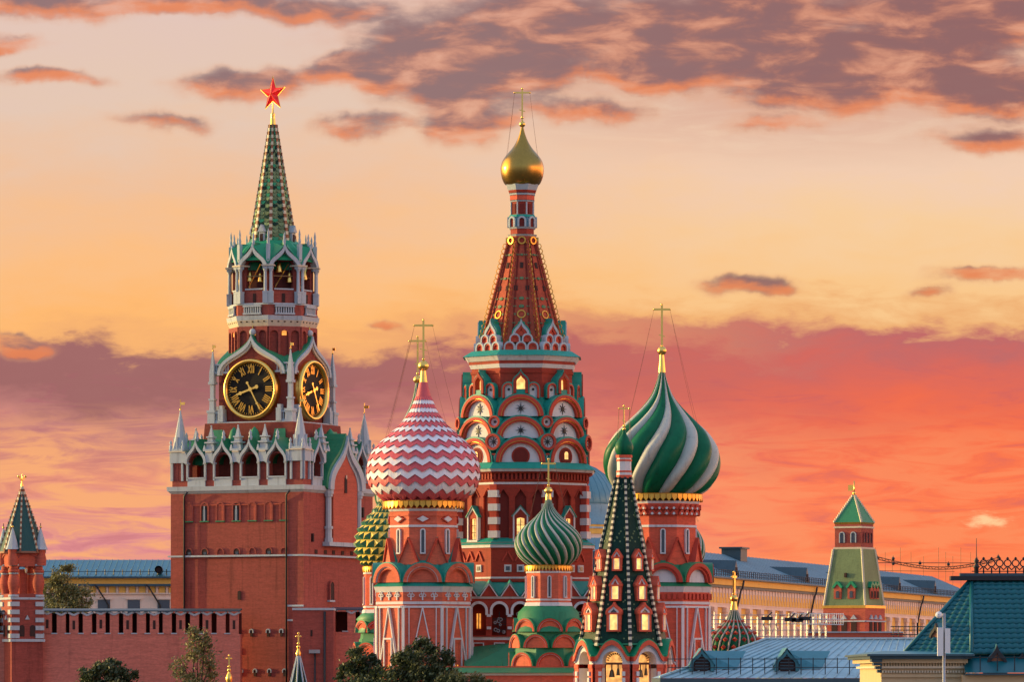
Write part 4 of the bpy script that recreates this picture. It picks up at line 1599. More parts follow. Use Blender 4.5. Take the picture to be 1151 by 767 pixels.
def spasskaya():
    P = Px(500.0)
    l, z = P.l, P.z
    px = 306.8
    TH = R(-26)
    t = thing('clock_tower', 'tall red brick clock tower with green spire and red star', 'clock tower', (P.x(px), P.d, 0), TH)
    HW = 83.0
    SQ = [0, PI / 2]                     # faces towards the left front and the right front
    ALL4 = [0, PI / 2, PI, -PI / 2]
    b = MB()
    b.fru(l(HW), 0, l(HW), z(557), 'kremlin_brick', 4)
    b.fru(l(HW + 3.4), z(628.2), l(HW + 3.4), z(626.2), 'white_stone', 4)
    b.fru(l(HW + .6), z(557.5), l(HW + 3.2), z(554.5), 'white_stone', 4)
    b.fru(l(HW + 3.8), z(554.5), l(HW + 4.4), z(549.5), 'white_stone', 4)
    b.fru(l(HW - .4), z(549.5), l(HW - .4), z(543.0), 'kremlin_brick', 4)
    b.fru(l(HW - 4), z(543.5), l(HW - 4), z(542.5), 'shaded_brick', 4)
    b.build('lower_body', t)

    # front face: side strips, blind arches, small openings
    m = MB()
    M = out(l(HW))
    f = 1 / math.cos(TH)

    def u(p):                             # position along the front face
        return l((p - px + math.sin(-TH) * HW) * f) if False else l((p - 270.0) * f)
    m.box(-l(HW), u(210), -.22, .1, 0, z(557.4), 'kremlin_brick', M)
    m.box(u(329), l(HW) + .22, -.22, .1, 0, z(557.4), 'kremlin_brick', M)
    m.box(u(329), l(HW) + .22, -.32, .1, z(684), z(682), 'white_stone', M)
    m.box(u(329), l(HW) + .22, -.32, .1, z(700), z(698), 'white_stone', M)
    for i, c in enumerate((215.5, 233.5, 251.5, 270, 288, 306.5, 324)):
        o_ = archpts(u(c), z(588), l(5.6), z(572.5))
        i_ = archpts(u(c), z(588), l(4.0), z(572.5), rise=l(4.0))
        m.band(o_, i_, -.14, .1, 'kremlin_brick', M)
        if i not in (1, 3):
            m.ext(archpts(u(c), z(588), l(4.0), z(572.5)), -.05, .05, 'kremlin_brick_light', M)
        m.box(u(c) - l(5.6), u(c) + l(5.6), -.2, .1, z(589.2), z(588), 'green_roof', M)
        m.band(archpts(u(c), z(625), l(4.8), z(622.5)), archpts(u(c), z(625), l(3.5), z(622.5), rise=l(3.5)), -.12, .1, 'kremlin_brick', M)
    m.box(u(210), u(329), -.1, .1, z(571), z(569.8), 'kremlin_brick_light', M)
    m.build('blind_arcade', t)
    for c, yb, ys, hw in ((233.5, 588, 572.5, 3.9), (270, 588, 572.5, 3.9), (215.5, 625.5, 622, 3.4), (233.5, 625.5, 622, 3.4), (270, 625.5, 622, 3.4), (306.5, 625.5, 622, 3.4),
                          (273, 676, 668, 1.9), (273.5, 737, 732, 2.6)):
        w = MB()
        w.ext(archpts(0, z(yb), l(hw), z(ys)), -.09, .02, 'shadow_inside', M)
        if yb == 588:
            w.box(-l(hw * .55), l(hw * .55), -.13, 0, z(yb), z(ys + 3), 'window_glass', M)
            w.box(-.05, .05, -.17, 0, z(yb), z(ys - 1), 'white_stone', M)
        if yb == 625.5:
            w.box(-l(1), l(2.6), -.13, 0, z(yb), z(ys + .5), 'window_glass', M)
        w.build('window', t, (u(c), 0, 0))
    lp = None
    for c, y in [(c, 714) for c in (271, 287, 306, 321)] + [(c, 758) for c in (275, 291, 307.5, 324.5)]:
        w = MB()
        w.ext(archpts(0, z(y + 3), l(1.5), z(y - 2)), -.1, .02, 'shadow_inside', M)
        w.band(archpts(0, z(y - 1), l(2.7), z(y - 3)), archpts(0, z(y - 1), l(1.6), z(y - 3), rise=l(1.6)), -.16, .02, 'white_stone', M)
        w.build('loophole', t, (u(c), 0, 0))
    # drainpipes
    for c in (211.5, 328):
        w = MB()
        w.tube([(u(c) + .5, -.55, z(556)), (u(c) + .1, -.5, z(560)), (u(c), -.34, z(567)), (u(c), -.34, 0)], .1, 'black_iron', 6, M)
        w.build('drainpipe', t)

    # right face: tall niche between white columns under a keel gable
    M2 = Matrix.Rotation(PI / 2, 4, 'Z') @ out(l(HW))
    f2 = 1 / math.sin(-TH)

    def w_(p):
        return l((p - 380.5) * f2)
    m = MB()
    hwn = l(14.5 * f2)
    cxn = w_(383.5)
    m.box(-l(HW), w_(350.5), -.22, .1, 0, z(557.4), 'kremlin_brick', M2)
    kz, kh = z(553), z(492) - z(553)
    k0, k1, k2 = ogee(cxn, kz, hwn * 1.28, kh, 14), ogee(cxn, kz, hwn * 1.0, kh * .84, 14), ogee(cxn, kz, hwn * .86, kh * .76, 14)
    m.band([(x + (.35 if x > cxn else -.35 if x < cxn else 0), zz + .25) for x, zz in k0], k0, -.6, l(40), 'green_roof', M2)
    m.band(k0, k1, -.85, .6, 'white_stone', M2)
    m.band(k1, k2, -.6, .6, 'white_stone', M2)
    m.ext(k2, -.52, l(5), 'kremlin_brick_light', M2)
    m.box(cxn - hwn * .86, cxn + hwn * .86, -.5, .1, z(612), z(553), 'kremlin_brick_light', M2)
    m.box(cxn - hwn * 1.32, cxn + hwn * 1.32, -.8, .1, z(616), z(611.5), 'white_stone', M2)
    for sx in (-1, 1):
        cx = cxn + sx * hwn * 1.08
        for (y0, y1, r) in ((611.5, 607, 4.6), (607, 597, 3.6), (597, 594, 4.8), (594, 561, 3.1), (561, 558, 4.4), (558, 553, 5.4)):
            m.lathe([(l(r), z(y0)), (l(r), z(y1))], 'white_stone', 12, M2 @ Matrix.Translation((cx, -.28, 0)), True)
            m.fru(l(r), z(y0), l(r), z(y1), 'white_stone', 8, 0, M2 @ Matrix.Translation((cx, -.28, 0)))
    m.box(cxn - l(2.6), cxn + l(2.6), -.6, .1, z(556), z(539), 'shadow_inside', M2)
    m.box(cxn - l(.4), cxn + l(1.4), -.64, .1, z(540), z(536), 'galv_steel', M2)
    m.build('niche', t)
    for c, yb, ys, hw in ((372, 676, 660, 4.2), (353, 612, 604, 1.2), (405, 582, 572, 1.6), (405, 600, 594, 2.2)):
        w = MB()
        w.ext(archpts(0, z(yb), l(hw), z(ys)), -.26, .02, 'shadow_inside', M2)
        if hw > 4:
            w.band(archpts(0, z(yb), l(hw + 1.4), z(ys)), archpts(0, z(yb), l(hw), z(ys)), -.3, .02, 'kremlin_brick', M2)
            w.box(-l(hw + 2), l(hw + 2), -.3, .02, z(yb + 2), z(yb), 'white_stone', M2)
        w.build('window', t, M2.to_3x3() @ Vector((w_(c), 0, 0)))
    for c in (357.5, 367, 375.5, 385, 394.5):
        w = MB()
        w.box(-l(3), l(3), -.06, .05, z(625), z(620.5), 'shadow_inside', M2)
        w.build('loophole', t, M2.to_3x3() @ Vector((w_(c), 0, 0)))

    # open white arcade of the parapet
    def arcade_face(nbays, skip=()):
        ends = [sx for sx in (-1, 1) if (0 if sx < 0 else nbays - 1) not in skip]
        m = MB()
        M = out(l(HW - .5))
        edge = l(HW - 15)
        bw = 2 * edge / nbays
        for i in range(nbays):
            a, c = -edge + bw * i, -edge + bw * (i + 1)
            mid = (a + c) / 2
            if i in skip:
                continue
            hw = bw * .30
            # red piers with thin white colonnettes
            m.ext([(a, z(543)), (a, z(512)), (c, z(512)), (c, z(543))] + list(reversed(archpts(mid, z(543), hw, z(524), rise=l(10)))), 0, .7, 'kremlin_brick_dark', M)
            m.box(mid - hw - l(1), mid + hw + l(1), -.16, .5, z(549.4), z(539.5), 'white_stone', M)
            m.box(mid - hw - l(1.6), mid + hw + l(1.6), -.24, .5, z(541), z(539.3), 'white_stone', M)
            for sx in (-1, 1):
                x = mid + sx * (hw + l(1.1))
                m.box(x - l(1.0), x + l(1.0), -.24, .1, z(543), z(524.5), 'white_stone', M)
                m.box(x - l(1.8), x + l(1.8), -.3, .1, z(525), z(523), 'white_stone', M)
                m.box(*sorted((mid + sx * (hw + l(2.2)), mid + sx * bw / 2)), -.34, .5, z(523), z(511), 'white_stone', M)
                m.box(*sorted((mid + sx * (hw + l(2.8)), mid + sx * bw / 2)), -.42, .5, z(512), z(510.4), 'cream_stone', M)
            kb = z(524)
            q0, q1 = ogee(mid, kb, hw + l(3.4), l(27)), ogee(mid, kb, hw + l(.6), l(21))
            m.band(q0, q1, -.42, .4, 'white_stone', M)
            m.band([(x, zz + .1) for x, zz in q0], [(x, zz - .06) for x, zz in q0], -.3, 2.6, 'green_roof', M)
            # finial above the point
            fz = kb + l(27)
            m.lathe([(l(1.6), fz - l(2)), (l(2.4), fz + l(2)), (l(1.4), fz + l(4)), (l(2.0), fz + l(6)), (.02, fz + l(10))], 'white_stone', 8, M @ Matrix.Translation((mid, 0, 0)))
        for sx in ends:
            x0, x1 = sorted((sx * edge, sx * l(HW)))
            m.box(x0, x1, 0, .7, z(543), z(523), 'kremlin_brick', M)
            m.box(x0, x1, -.3, .7, z(523), z(510), 'white_stone', M)
            m.box(x0 - .05, x1 + .05, -.4, .7, z(511), z(509.4), 'cream_stone', M)
            for x in (x0 + l(1), x1 - l(1)):
                m.box(x - l(1.1), x + l(1.1), -.22, .1, z(543), z(523), 'white_stone', M)
        return m
    o = arcade_face(4).build('parapet_arcade', t)
    dup(o, t, (0, 0, 0), -PI / 2)
    dup(o, t, (0, 0, 0), PI)
    arcade_face(4, (1, 2, 3)).build('parapet_arcade', t, (0, 0, 0), PI / 2)
    arcade_face(4, (0, 1, 2)).build('parapet_arcade', t, (0, 0, 0), PI / 2)

    def pinnacle(h, w):
        m = MB()
        for (y0, y1, a0, a1) in ((0, .08, 1.0, 1.0), (.08, .30, .62, .58), (.30, .36, .84, .84), (.36, .52, .50, .44), (.52, .57, .64, .60), (.57, .96, .36, .06)):
            m.fru(w * a0, h * y0, w * a1, h * y1, 'white_stone', 4)
        m.ball((0, 0, h * .97), w * .16, 'white_stone', 8)
        for k in range(4):
            m.fru(w * .2, h * .08, w * .06, h * .24, 'white_stone', 4, 0, Matrix.Translation((w * .8 * (1 if k % 2 else -1), w * .8 * (1 if k > 1 else -1), 0)))
        return m
    e = HW - 15
    step = 2 * e / 4
    first = None
    for fa in (0, PI / 2, PI, -PI / 2):
        for i in (1, 2, 3):
            if fa == PI / 2 and i == 2:
                continue
            v = Matrix.Rotation(fa, 4, 'Z') @ Vector((l(-e + step * i), -l(HW - 3), z(510.5)))
            if first is None:
                first = pinnacle(l(29), l(7)).build('pinnacle', t)
                first.location = v
            else:
                dup(first, t, v, fa)

    # corner obelisks of the parapet
    def obelisk(h, w, vane):
        m = MB()
        m.fru(w * 1.15, 0, w * 1.15, h * .05, 'white_stone', 4)
        m.fru(w, h * .05, w * .05, h * .93, 'white_stone', 8)
        for k in range(4):
            M = Matrix.Rotation(PI / 2 * k, 4, 'Z') @ out(w)
            m.box(-w * .1, w * .1, -.03, w * .9, h * .05, h * .32, 'white_stone', M)
            m.lathe([(w * .24, 0), (w * .24, h * .12), (w * .1, h * .14), (w * .22, h * .19), (.02, h * .25)], 'white_stone', 8, Matrix.Rotation(PI / 2 * k + PI / 4, 4, 'Z') @ Matrix.Translation((0, -w * 1.35, 0)))
        m.ball((0, 0, h * .94), w * .12, 'gold', 8)
        m.tube([(0, 0, h * .93), (0, 0, h * 1.16)], .05, 'gold', 5)
        m.box(0, .7 * w * vane, -.03, .03, h * 1.04, h * 1.1, 'gold')
        return m
    ob = obelisk(l(50), l(8.2), 1).build('corner_obelisk', t)
    ob.location = (-l(HW - 7), -l(HW - 7), z(509.5))
    for sx, sy in ((1, -1), (1, 1), (-1, 1)):
        dup(ob, t, (sx * l(HW - 7), sy * l(HW - 7), z(509.5)))

    # terrace roofs and clock stage
    C = 44.5
    b = MB()
    b.fru(l(HW - 6), z(542), l(HW - 6), z(541), 'shaded_brick', 4)
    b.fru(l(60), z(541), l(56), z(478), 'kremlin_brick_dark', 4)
    b.fru(l(C + 9), z(478.5), l(C + 9), z(476.5), 'white_stone', 4)
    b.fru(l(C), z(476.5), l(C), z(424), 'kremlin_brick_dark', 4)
    b.fru(l(C + 1), z(424), l(C + 4), z(421), 'white_stone', 4)
    b.fru(l(C + 4), z(421), l(38), z(404), 'green_roof', 4)
    b.build('clock_stage', t)
    m = MB()
    for cx in (-40, 40):
        M = out(l(58))
        m.add([(l(cx - 8), -l(17), z(512)), (l(cx + 8), -l(17), z(512)), (l(cx + 8), -l(1), z(496)), (l(cx - 8), -l(1), z(496)), (l(cx + 6), l(3), z(479)), (l(cx - 6), l(3), z(479)),
               (l(cx - 8), l(4), z(512)), (l(cx + 8), l(4), z(512)), (l(cx + 6), l(4), z(479)), (l(cx - 6), l(4), z(479))],
              [(0, 1, 2, 3), (3, 2, 4, 5), (0, 3, 6), (3, 5, 9, 6), (1, 7, 2), (2, 7, 8, 4)], 'green_roof', M)
    for cx in (-13, 13):
        M = out(l(57))
        m.lathe([(l(7), z(510)), (l(6.4), z(494)), (l(4), z(487)), (.02, z(483))], 'green_roof', 10, M @ Matrix.Translation((l(cx), -l(9), 0)))
    fan(m.build('terrace_roof', t), ALL4, t)

    # clocks
    for a in SQ:
        ck = MB()
        M = out(l(C + 1.5))
        Zc = z(440.5)
        Mz = M @ Matrix.Translation((0, 0, Zc))
        ck.disc((0, 0), l(30), -.35, .3, 'dial_black', 48, Mz)
        dial = ck.build('clock', t, (0, 0, 0), a, 'round black clock with gold numerals reading about 8:25')
        rg = MB()
        prof = [(29.2, -.35), (29.6, -.62), (31.4, -.80), (33.4, -.72), (34.2, -.45), (34.2, .2)]
        nn = 64
        v, fc = [], []
        for r, y in prof:
            for i in range(nn):
                q = 2 * PI * i / nn
                v.append((l(r) * math.cos(q), y, l(r) * math.sin(q)))
        for k in range(len(prof) - 1):
            for i in range(nn):
                j = (i + 1) % nn
                fc.append((k * nn + i, k * nn + j, (k + 1) * nn + j, (k + 1) * nn + i))
        rg.add(v, fc, 'gold', Mz, True)
        rg.build('clock_rim', dial)
        nm = MB()
        Mn = Mz @ Matrix.Translation((0, -.36, 0))
        for i, s_ in enumerate(('XII', 'I', 'II', 'III', 'IIII', 'V', 'VI', 'VII', 'VIII', 'IX', 'X', 'XI')):
            merge_bars(nm, s_, 2 * PI * i / 12, l(22.3), l(8.4), Mn)
        for i in range(60):
            q = 2 * PI * i / 60
            r0 = 27.0 if i % 5 else 26.6
            nm.bar((l(r0) * math.sin(q), l(r0) * math.cos(q)), (l(28.6) * math.sin(q), l(28.6) * math.cos(q)), l(.55 if i % 5 else 1.3), -.05, 0, 'gold_paint', Mn)
        nm.build('numerals', dial)
        for name, ang, ln, tl, w in (('hour_hand', 252, 19, 8, 2.1), ('minute_hand', 152, 25, 8, 1.5)):
            hm = MB()
            q = R(ang)
            y0 = -.55 if name == 'hour_hand' else -.62
            hm.bar((-l(tl) * math.sin(q), -l(tl) * math.cos(q)), (l(ln) * math.sin(q), l(ln) * math.cos(q)), l(w), y0, y0 + .06, 'gold', Mz)
            hm.disc((l(ln * .72) * math.sin(q), l(ln * .72) * math.cos(q)), l(w * 1.0), y0 - .01, y0 + .05, 'gold', 10, Mz)
            hm.disc((-l(tl) * math.sin(q), -l(tl) * math.cos(q)), l(w * 1.1), y0 - .01, y0 + .05, 'gold', 10, Mz)
            hm.disc((0, 0), l(2.4), y0 - .02, -.3, 'gold', 12, Mz)
            hm.build(name, dial)
    # keel gables above the clocks
    m = MB()
    M = out(l(C + 1.2))
    q0, q1, q2 = ogee(0, z(424), l(43), l(44), 16), ogee(0, z(424), l(39.5), l(38), 16), ogee(0, z(424), l(37), l(34), 16)
    m.band([(x, zz + .22) for x, zz in q0], q0, -.35, l(26), 'green_roof', M)
    m.band(q0, q1, -.55, .5, 'white_stone', M)
    m.band(q1, q2, -.4, .5, 'cream_stone', M)
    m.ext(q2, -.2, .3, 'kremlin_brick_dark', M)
    m.tube([(0, -.1, z(381)), (0, -.1, z(375))], .1, 'galv_steel', 6, M)
    m.ball((0, -.1, z(376.5)), l(4.0), 'white_stone', 14, M)
    m.tube([(0, -.1, z(374)), (0, -.1, z(369))], .06, 'gold', 5, M)
    fan(m.build('keel_gable', t), ALL4, t)
    # balustrades beside the clocks
    for (d, yt, yb, xs) in ((C + 7, 465, 476.5, ((-48, -37), (37, 48))), (C + 3.5, 411, 422, ((-47, -30), (30, 47)))):
        M = out(l(d))
        for (a, c) in xs:
            m = MB()
            m.box(l(a), l(c), -.12, .3, z(yt + 2), z(yt), 'white_stone', M)
            m.box(l(a), l(c), -.12, .3, z(yb), z(yb - 2), 'white_stone', M)
            k = a + 1
            while k < c - 1:
                m.box(l(k), l(k + 1.4), 0, .16, z(yb - 2), z(yt + 2), 'white_stone', M)
                k += 2.9
            inner = c if a < 0 else a
            if d > C + 5:
                m.box(l(inner - 3.2), l(inner + 3.2), -.3, .5, z(yb), z(yt - 3), 'white_stone', M)
                m.box(l(inner - 2), l(inner + 2), -.2, .4, z(yt - 3), z(yt - 7), 'white_stone', M)
            fan(m.build('balustrade', t), ALL4, t)
    # tall corner pinnacles of the clock stage
    m = MB()
    for (y0, y1, a0, a1) in ((478, 466, 4.6, 4.4), (466, 463, 5.2, 5.2), (463, 452, 3.0, 2.7), (452, 450, 3.6, 3.6), (450, 434, 2.3, 2.3), (434, 431, 3.9, 3.9), (431, 422, 3.1, 2.9), (422, 396, 3.0, .35)):
        m.fru(l(a0), z(y0), l(a1), z(y1), 'white_stone', 4)
    m.ball((0, 0, z(396)), l(1.2), 'gold', 8)
    m.tube([(0, 0, z(396)), (0, 0, z(389.5))], .05, 'gold', 5)
    m.box(0, l(3.5), -.03, .03, z(393), z(390), 'gold')
    cp = m.build('corner_pinnacle', t)
    cp.location = (-l(C + 5), -l(C + 5), 0)
    for sx, sy in ((1, -1), (1, 1), (-1, 1)):
        dup(cp, t, (sx * l(C + 5), sy * l(C + 5), 0))

    # octagon drum
    b = MB()
    A8 = 44.2
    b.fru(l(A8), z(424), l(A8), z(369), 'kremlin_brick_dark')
    b.fru(l(A8 + 1), z(370), l(A8 + 3.6), z(363), 'cream_stone')
    b.fru(l(A8 + 3.6), z(363), l(A8 + 4.4), z(358), 'white_stone')
    b.fru(l(A8 + 2), z(358), l(A8 + 2), z(345), 'kremlin_brick')
    b.fru(l(A8 + 3), z(346), l(A8 + 3), z(344), 'white_stone')
    b.fru(l(30), z(344), l(30), z(305), 'shaded_brick')
    o8 = b.build('octagon_drum', t)
    EIGHT = [R(45 * k) for k in range(-2, 6)]
    m = MB()
    M = out(l(A8))
    hw = l(A8) * math.tan(PI / 8)
    arcade(m, -hw, hw, z(404), z(370), 3, hw * .26, z(379), l(4.5), 'round', -.22, .1, 'kremlin_brick', M)
    m.ext(archpts(0, z(380), l(2.6), z(374)), -.1, .05, 'lit_amber', M)
    for i in range(5):
        c = -hw + 2 * hw * (i + .5) / 5
        m.ringt((c, z(364.5)), l(1.2), l(.6), -l(3.2), -l(2.0), 'shadow_inside', 8, M)
        m.disc((c, z(364.5)), l(1.0), -l(3.2), -l(2.0), 'shadow_inside', 8, M)
    Mb = out(l(A8 + 2))
    pw = hw * .62
    m.box(-pw, pw, -.06, .05, z(356.5), z(346.5), 'shadow_inside', Mb)
    m.box(-pw, pw, -.3, .05, z(348.5), z(346.5), 'white_stone', Mb)
    m.box(-pw, pw, -.3, .05, z(357), z(355), 'white_stone', Mb)
    for i in range(8):
        c = -pw + 2 * pw * (i + .5) / 8
        m.box(c - l(.7), c + l(.7), -.22, .05, z(355), z(348.5), 'white_stone', Mb)
    fan(m.build('drum_panel', o8), EIGHT, o8)

    # belfry: paired white columns, arches, keel gables
    A9 = 45.2
    m = MB()
    M = out(l(A9))
    hw = l(A9) * math.tan(PI / 8)
    ow = hw * .60
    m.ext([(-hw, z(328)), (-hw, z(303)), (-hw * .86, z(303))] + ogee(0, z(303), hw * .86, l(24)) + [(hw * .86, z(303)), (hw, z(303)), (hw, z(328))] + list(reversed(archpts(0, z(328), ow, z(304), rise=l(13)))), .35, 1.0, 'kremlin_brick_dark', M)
    m.box(-hw, hw, .25, 1.0, z(344), z(328), 'kremlin_brick', M)
    m.box(-ow, ow, .1, 1.05, z(329), z(327.5), 'white_stone', M)
    m.box(-l(1.6), l(1.6), .15, .4, z(343), z(333), 'shadow_inside', M)
    q0, q1 = ogee(0, z(306), hw * 1.0, l(29), 12), ogee(0, z(306), hw * .78, l(22), 12)
    m.band(q0, q1, -.3, .6, 'white_stone', M)
    m.band([(x, zz + .12) for x, zz in q0], q0, -.1, 2.4, 'green_roof', M)
    m.lathe([(l(1.2), z(279)), (l(1.9), z(275)), (l(1.0), z(272)), (l(1.3), z(269.5)), (.02, z(265))], 'white_stone', 8, M)
    fan(m.build('belfry_arch', t), EIGHT, t)
    for sx in (-1, 1):
        m = MB()
        Mc = out(l(A9) / math.cos(PI / 8) - l(1.5)) @ Matrix.Translation((sx * l(3.1), -.12, 0))
        m.fru(l(2.9), z(344.5), l(2.9), z(333), 'white_stone', 4, 0, Mc)
        m.fru(l(3.05), z(333), l(3.05), z(331), 'white_stone', 4, 0, Mc)
        m.lathe([(l(1.9), z(331)), (l(1.6), z(307))], 'white_stone', 12, Mc)
        m.lathe([(l(1.8), z(309)), (l(2.8), z(306))], 'white_stone', 12, Mc)
        m.fru(l(2.8), z(306), l(3.0), z(302.5), 'white_stone', 4, 0, Mc)
        fan(m.build('column', t), [R(22.5 + 45 * k) for k in range(8)], t)
    m = MB()
    M = out(l(A9) / math.cos(PI / 8) - l(1.5))
    m.box(-l(7.2), l(7.2), -.5, .8, z(303), z(301.4), 'cream_stone', M)
    m.fru(l(2.0), z(301.4), l(2.2), z(278), 'white_stone', 4, 0, M)
    m.lathe([(l(1.4), z(278)), (l(1.8), z(274)), (l(1.0), z(271)), (l(1.3), z(267)), (.02, z(261))], 'white_stone', 8, M)
    fan(m.build('corner_finial', t), [R(22.5 + 45 * k) for k in range(8)], t)
    r_ = random.Random(3)
    for k in range(12):
        a_ = r_.uniform(-1, 1)
        yy, rr = r_.uniform(302, 318), r_.uniform(1.8, 3.4)
        m = MB()
        M = Matrix.Rotation(R(-95 + 17 * k), 4, 'Z') @ out(l(38)) @ Matrix.Translation((l(a_ * 3), 0, 0))
        m.lathe([(l(rr * 1.2), z(yy + rr * 2)), (l(rr), z(yy + rr)), (l(rr * .7), z(yy - rr)), (.02, z(yy - rr * 1.6))], 'gold', 12, M)
        m.tube([(0, 0, z(yy - rr)), (0, 0, z(296))], .05, 'black_iron', 4, M)
        m.build('bell', t)
    m = MB()
    for k in range(8):
        M = Matrix.Rotation(R(45 * k), 4, 'Z') @ out(l(40))
        m.box(-l(16.6), l(16.6), -.08, .08, z(314), z(313), 'bronze', M)
        m.tube([(-l(9), 0, z(326)), (l(6), 0, z(300))], .06, 'gold', 4, M)
    m.build('bell_frame', t)
    b = MB()
    b.fru(l(45), z(297), l(40), z(292), 'shaded_brick')
    b.fru(l(46.5), z(296), l(36), z(281), 'bright_green')
    b.fru(l(36), z(281), l(25.5), z(272), 'bright_green')
    # valley roofs between the gables
    for k in range(8):
        M = Matrix.Rotation(R(22.5 + 45 * k), 4, 'Z')
        rr = l(A9 + 2) / math.cos(PI / 8)
        b.add([(-l(17), -rr * .90, z(281)), (0, -rr, z(300)), (l(17), -rr * .90, z(281)), (0, -l(26), z(274))], [(0, 1, 3), (1, 2, 3)], 'bright_green', M)
    b.build('belfry_roof', t)

    # spire
    b = MB()
    b.fru(l(24.5), z(281), l(3.0), z(140), 'spire_scale')
    sp = b.build('spire', t)
    m = MB()
    c0, c1 = l(24.5) / math.cos(PI / 8), l(3.0) / math.cos(PI / 8)
    z0, z1 = z(281), z(140)
    nn = 36
    for i in range(nn):
        q = (i + .5) / nn
        rr = c0 + (c1 - c0) * q + .05
        zz = z0 + (z1 - z0) * q
        s_ = .17 - .08 * q
        M = Matrix.Translation((0, -rr, zz))
        m.box(-s_, s_, -.12, .12, -.17, .17, 'rib_bead' if i % 2 == 0 else 'rib_brown', M)
    fan(m.build('beaded_rib', sp), [R(22.5 + 45 * k) for k in range(8)], sp)
    m = MB()
    sl = math.atan2(l(24.5 - 3), z1 - z0)
    for i in range(34):
        q = (i + .5) / 34
        ap = l(24.5 + (3 - 24.5) * q)
        hw = ap * math.tan(PI / 8) * .86
        M = Matrix.Translation((0, -ap, z0 + (z1 - z0) * q)) @ Matrix.Rotation(-sl, 4, 'X')
        k = max(2, int(hw / .28))
        for j in range(k):
            c = -hw + 2 * hw * (j + .5) / k
            w = hw / k * .9
            m.ext([(c - w, .17), (c - w, -.02), (c, -.2), (c + w, -.02), (c + w, .17)], -.09, .02, ('spire_scale', 'bright_green', 'spire_scale', 'tent_scale', 'moss_scale')[(i * 3 + j * 2 + (i * j) % 3) % 5], M)
    fan(m.build('roof_tile', sp), EIGHT, sp)
    for a_, name in ((0, 'dormer'),):
        m = MB()
        q = .06
        M = out(l(24.5) * (1 - q) + .1)
        m.box(-l(3.2), l(3.2), -.2, .8, z(276), z(262), 'white_stone', M)
        m.box(-l(1.8), l(1.8), -.26, .5, z(275), z(265), 'shadow_inside', M)
        m.ext([(-l(4.2), z(262.5)), (0, z(254.5)), (l(4.2), z(262.5))], -.4, 1.0, 'white_stone', M)
        fan(m.build(name, sp), EIGHT[::2], sp)
    # star
    s = MB()
    s.lathe([(l(3.4), z(141)), (l(2.6), z(134)), (l(2.0), z(130)), (l(2.6), z(128.5)), (l(1.1), z(126)), (l(.8), z(116))], 'gold', 12)
    s.build('star_mast', t)
    s = MB()
    ro, ri = l(20.2), l(20.2) * .40
    pts = []
    for i in range(10):
        q = PI / 2 + PI * i / 5
        rr = ro if i % 2 == 0 else ri
        pts.append((rr * math.cos(q), rr * math.sin(q)))
    th = l(3.6)
    v = [(x, 0, zz) for x, zz in pts] + [(0, -th, 0), (0, th, 0)]
    fcs = [(i, (i + 1) % 10, 10) for i in range(10)] + [((i + 1) % 10, i, 11) for i in range(10)]
    M = Matrix.Translation((0, 0, z(105.5))) @ Matrix.Rotation(R(-41) - TH, 4, 'Z')
    s.add(v, fcs, 'ruby', M)
    for i in range(10):
        p, q = pts[i], pts[(i + 1) % 10]
        s.tube([(p[0], 0, p[1]), (q[0], 0, q[1])], .032, 'gold', 5, M)
    for i in range(5):
        p = pts[2 * i]
        s.tube([(p[0], 0, p[1]), (0, -th - .01, 0)], .012, 'gold', 4, M)
    s.build('star', t)
    return t


spasskaya()


